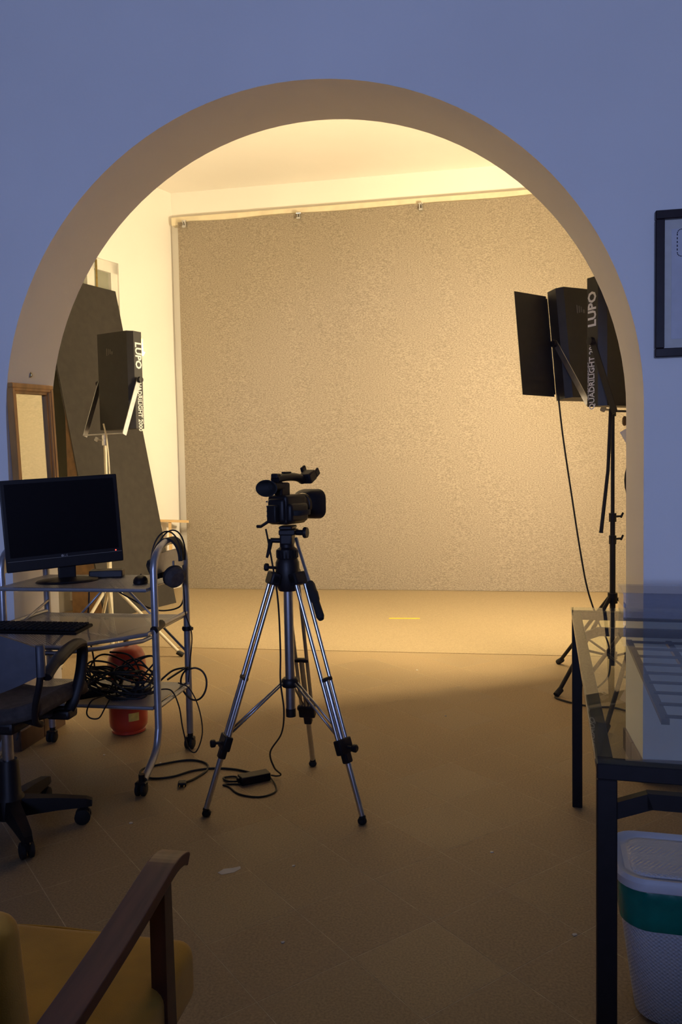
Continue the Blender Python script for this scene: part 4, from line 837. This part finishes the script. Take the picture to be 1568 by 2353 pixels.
# ================================================================== OFFICE CHAIR
HX, HY = -1.700, 2.545
oc = thing('office_chair', 'dark office swivel chair cut off by the left picture edge', 'office chair', (HX, HY, 0))
for a in (22, 94, 166, 238, -46):
    c, s_ = math.cos(math.radians(a)), math.sin(math.radians(a)); d = Vector((c, s_, 0)); sd = Vector((-s_, c, 0))
    def P(r, side, z): return Vector((HX, HY, 0)) + d * r + sd * side + Vector((0, 0, z))
    b = MB(); st = [(0.03, 0.030, 0.060, 0.125), (0.16, 0.024, 0.066, 0.112), (0.265, 0.019, 0.066, 0.096), (0.285, 0.015, 0.066, 0.088)]
    rings = [[b.bm.verts.new(P(r, -w_, z0_)), b.bm.verts.new(P(r, w_, z0_)), b.bm.verts.new(P(r, w_ * 0.8, z1_)), b.bm.verts.new(P(r, -w_ * 0.8, z1_))] for (r, w_, z0_, z1_) in st]
    for A, B in zip(rings, rings[1:]):
        for k in range(4): b.bm.faces.new((A[k], A[(k + 1) % 4], B[(k + 1) % 4], B[k]))
    b.bm.faces.new(rings[0][::-1]); b.bm.faces.new(rings[-1]); arm = W(b, 'base_arm', 'black_plastic', oc)
    b = MB(); b.cyl(P(0.262, 0, 0.04), P(0.262, 0, 0.075), 0.009, 8); b.box(P(0.255, 0, 0.045), (0.040, 0.022, 0.030), rot=(0, 0, math.radians(a)), bevel=0.006); ca = W(b, 'caster', 'black_plastic', arm)
for a in (22, 94, 166, 238, -46):
    c, s_ = math.cos(math.radians(a)), math.sin(math.radians(a)); d = Vector((c, s_, 0)); sd = Vector((-s_, c, 0))
    for s2 in (-1, 1):
        b = MB(); b.lathe([(0, 0), (0.022, 0), (0.0285, 0.005), (0.0285, 0.016), (0.020, 0.020), (0, 0.020)], Vector((HX, HY, 0.0285)) + d * 0.250 + sd * s2 * 0.004, 16, axis=sd * s2); W(b, 'caster_wheel', 'rubber', oc)
b = MB(); b.lathe([(0, 0.055), (0.052, 0.055), (0.050, 0.125), (0.040, 0.14), (0.035, 0.255), (0.030, 0.265), (0, 0.265)], (HX, HY, 0), 20); W(b, 'column_sleeve', 'black_plastic', oc)
b = MB(); b.cyl((HX, HY, 0.25), (HX, HY, 0.40), 0.020, 16); W(b, 'gas_column', 'dull_silver', oc)
b = MB(); b.box((HX, HY + 0.02, 0.405), (0.16, 0.22, 0.045), bevel=0.012, seg=2); W(b, 'tilt_mechanism', 'black_plastic', oc)
b = MB(); b.cyl((HX + 0.05, HY + 0.0, 0.405), (HX + 0.19, HY + 0.09, 0.428), 0.014, 12); b.cyl((HX + 0.06, HY, 0.40), (HX + 0.075, HY - 0.06, 0.36), 0.004, 6); W(b, 'tilt_lever', 'grey_fabric', oc)
def seat_pt(u, v):
    x = HX - 0.205 + 0.41 * u; y = HY - 0.14 + 0.36 * v
    return (x, y, 0.492 + 0.030 * (abs(2 * u - 1) ** 2) - 0.04 * (max(0, v - 0.75) * 4) ** 2 * 0.5 + 0.006 * math.sin(u * 7))
b = MB(); b.grid(seat_pt, 16, 12, thick=0.055); st_ = W(b, 'seat', 'grey_fabric', oc); md = st_.modifiers.new('round', 'BEVEL'); md.width = 0.018; md.segments = 2; md.limit_method = 'ANGLE'
# armrests: one curved plastic piece each side
for s_ in (1, -1):
    Xo = lambda x: HX + s_ * x
    pth = cr([(Xo(0.255), HY - 0.155, 0.615), (Xo(0.252), HY - 0.09, 0.645), (Xo(0.245), HY + 0.02, 0.672), (Xo(0.235), HY + 0.10, 0.672), (Xo(0.232), HY + 0.135, 0.645), (Xo(0.228), HY + 0.125, 0.56), (Xo(0.215), HY + 0.095, 0.47), (Xo(0.19), HY + 0.085, 0.42)], 6)
    n_ = len(pth); b = MB(); b.tube(pth, [0.016 if q < n_ * 0.15 else 0.019 if q < n_ * 0.5 else 0.016 for q in range(n_)], 10, sx=1.35); ar = W(b, 'armrest', 'black_plastic', oc)
    b = MB(); b.box((Xo(0.17), HY + 0.085, 0.415), (0.09, 0.07, 0.035), bevel=0.010, seg=2); W(b, 'armrest_bracket', 'black_plastic', ar)
    # back support tube and its sleeve
    b = MB(); b.tube(cr([(Xo(0.243), HY - 0.165, 0.640), (Xo(0.238), HY - 0.168, 0.590), (Xo(0.215), HY - 0.158, 0.520), (Xo(0.195), HY - 0.13, 0.455), (Xo(0.17), HY - 0.06, 0.42), (Xo(0.06), HY - 0.0, 0.415)], 6), 0.0115, 10); W(b, 'back_tube', 'black_metal', oc)
    b = MB(); b.lathe([(0, 0.0), (0.0165, 0.0), (0.0165, 0.100), (0.012, 0.106), (0, 0.107)], (Xo(0.243), HY - 0.165, 0.620), 14); W(b, 'back_sleeve', 'blue_plastic', oc)
def back_pt(u, v):
    t = 2 * u - 1; x = HX + 0.236 * t; hz = 0.050 + 0.075 * (1 - abs(t) ** 1.6); zc = 0.672
    return (x, HY - 0.175 - 0.05 * (1 - t * t), zc + (2 * v - 1) * hz)
b = MB(); b.grid(back_pt, 18, 8, thick=0.012); bk = W(b, 'backrest', 'blue_plastic', oc)
b = MB()
for (dx, dz) in ((0.155, 0.015), (0.150, -0.03), (0.158, -0.05)): b.lathe([(0, 0), (0.004, 0), (0.0035, 0.0015), (0, 0.002)], (HX + dx, HY - 0.2245 + 0.022, 0.675 + dz), 8, axis=(0.2, -1, 0))
W(b, 'screw', 'dull_silver', bk)

# ================================================================== WOODEN ARMCHAIR (foreground)
AC = Vector((-0.83, 1.06, 0))
acx = thing('wooden_armchair', 'wooden armchair with mustard cushion in the left foreground', 'armchair', AC)
AXR, AXL = -0.552, -1.115
for X, s_ in ((AXR, 1), (AXL, -1)):
    # arm: flat bent wood, scrolled up at the front
    prof = [(1.318, 0.596), (1.300, 0.607), (1.26, 0.613), (1.20, 0.606), (1.10, 0.592), (0.98, 0.580), (0.84, 0.570), (0.80, 0.568)]
    c_ = cr([(X, y, z) for (y, z) in prof], 5); b = MB()
    rings = []
    for i, p in enumerate(c_):
        t = (c_[min(i + 1, len(c_) - 1)] - c_[max(i - 1, 0)]).normalized(); nn = Vector((0, -t.z, t.y)) * (1 if t.y < 0 else -1); nn = Vector((0, t.z, -t.y)); nn = nn if nn.z > 0 else -nn
        hw_ = 0.026 if i > 2 else 0.024; th_ = 0.011
        rings.append([b.bm.verts.new(p + Vector((-hw_, 0, 0)) - nn * th_), b.bm.verts.new(p + Vector((hw_, 0, 0)) - nn * th_), b.bm.verts.new(p + Vector((hw_, 0, 0)) + nn * th_), b.bm.verts.new(p + Vector((-hw_, 0, 0)) + nn * th_)])
    for A, B in zip(rings, rings[1:]):
        for k in range(4): b.bm.faces.new((A[k], A[(k + 1) % 4], B[(k + 1) % 4], B[k]))
    b.bm.faces.new(rings[0][::-1]); b.bm.faces.new(rings[-1]); ar = W(b, 'armrest', 'arm_wood', acx); md = ar.modifiers.new('round', 'BEVEL'); md.width = 0.004; md.segments = 2; md.limit_method = 'ANGLE'
    b = MB(); b.prism([(1.222, 0.0), (1.262, 0.0), (1.262, 0.30), (1.256, 0.595), (1.226, 0.592), (1.222, 0.30)], 0.028, 'yz', X - 0.014); W(b, 'front_leg', 'dark_wood', acx)
    b = MB(); b.prism([(0.70, 0.0), (0.735, 0.0), (0.84, 0.30), (0.80, 0.60), (0.755, 0.60), (0.79, 0.30)], 0.028, 'yz', X - 0.014); W(b, 'rear_leg', 'dark_wood', acx)
    b = MB(); b.box((X - s_ * 0.002, 1.03, 0.285), (0.024, 0.40, 0.06), bevel=0.003); W(b, 'seat_rail', 'dark_wood', acx)
b = MB(); b.box(((AXL + AXR) / 2, 1.235, 0.285), (AXR - AXL - 0.03, 0.024, 0.06), bevel=0.003); W(b, 'front_rail', 'dark_wood', acx)
# cushion seat, bulging and overhanging the front rail
def cush(u, v):
    a = 2 * u - 1; c = 2 * v - 1
    return (0, 0, 0)
b = MB(); b.box((0, 0, 0), (0.560, 0.52, 0.120), bevel=0.030, seg=5)
for v in b.bm.verts:
    v.co.z += 0.014 * (1 - (v.co.x / 0.28) ** 2) * (1 if v.co.z > 0 else 0) + 0.004 * math.sin(v.co.x * 22 + 1)
    if v.co.y > 0.2: v.co.x *= 1.02
b.bm.transform(Matrix.Translation((-0.828, 1.120, 0.352)))
for f in b.bm.faces: f.smooth = True
cu = W(b, 'seat_cushion', 'mustard', acx)
b = MB(); b.tube(cr([(AXL + 0.02, 1.374, 0.392), (-0.828, 1.380, 0.404), (AXR - 0.030, 1.374, 0.390), (AXR - 0.004, 1.354, 0.388), (AXR + 0.002, 1.30, 0.388), (AXR - 0.002, 1.0, 0.388)], 5), 0.0035, 6); W(b, 'cushion_piping', 'mustard', cu)
# backrest: padded, reclined
b = MB(); b.box((0, 0, 0.18), (0.49, 0.085, 0.40), bevel=0.030, seg=4)
for f in b.bm.faces: f.smooth = True
b.bm.transform(Matrix.Translation((-0.828, 0.895, 0.365)) @ Matrix.Rotation(math.radians(6), 4, 'X')); W(b, 'back_cushion', 'mustard', acx)
b = MB(); b.box((0, -0.052, 0.18), (0.505, 0.024, 0.41), bevel=0.006); b.bm.transform(Matrix.Translation((-0.828, 0.895, 0.365)) @ Matrix.Rotation(math.radians(6), 4, 'X')); W(b, 'back_panel', 'dark_wood', acx)
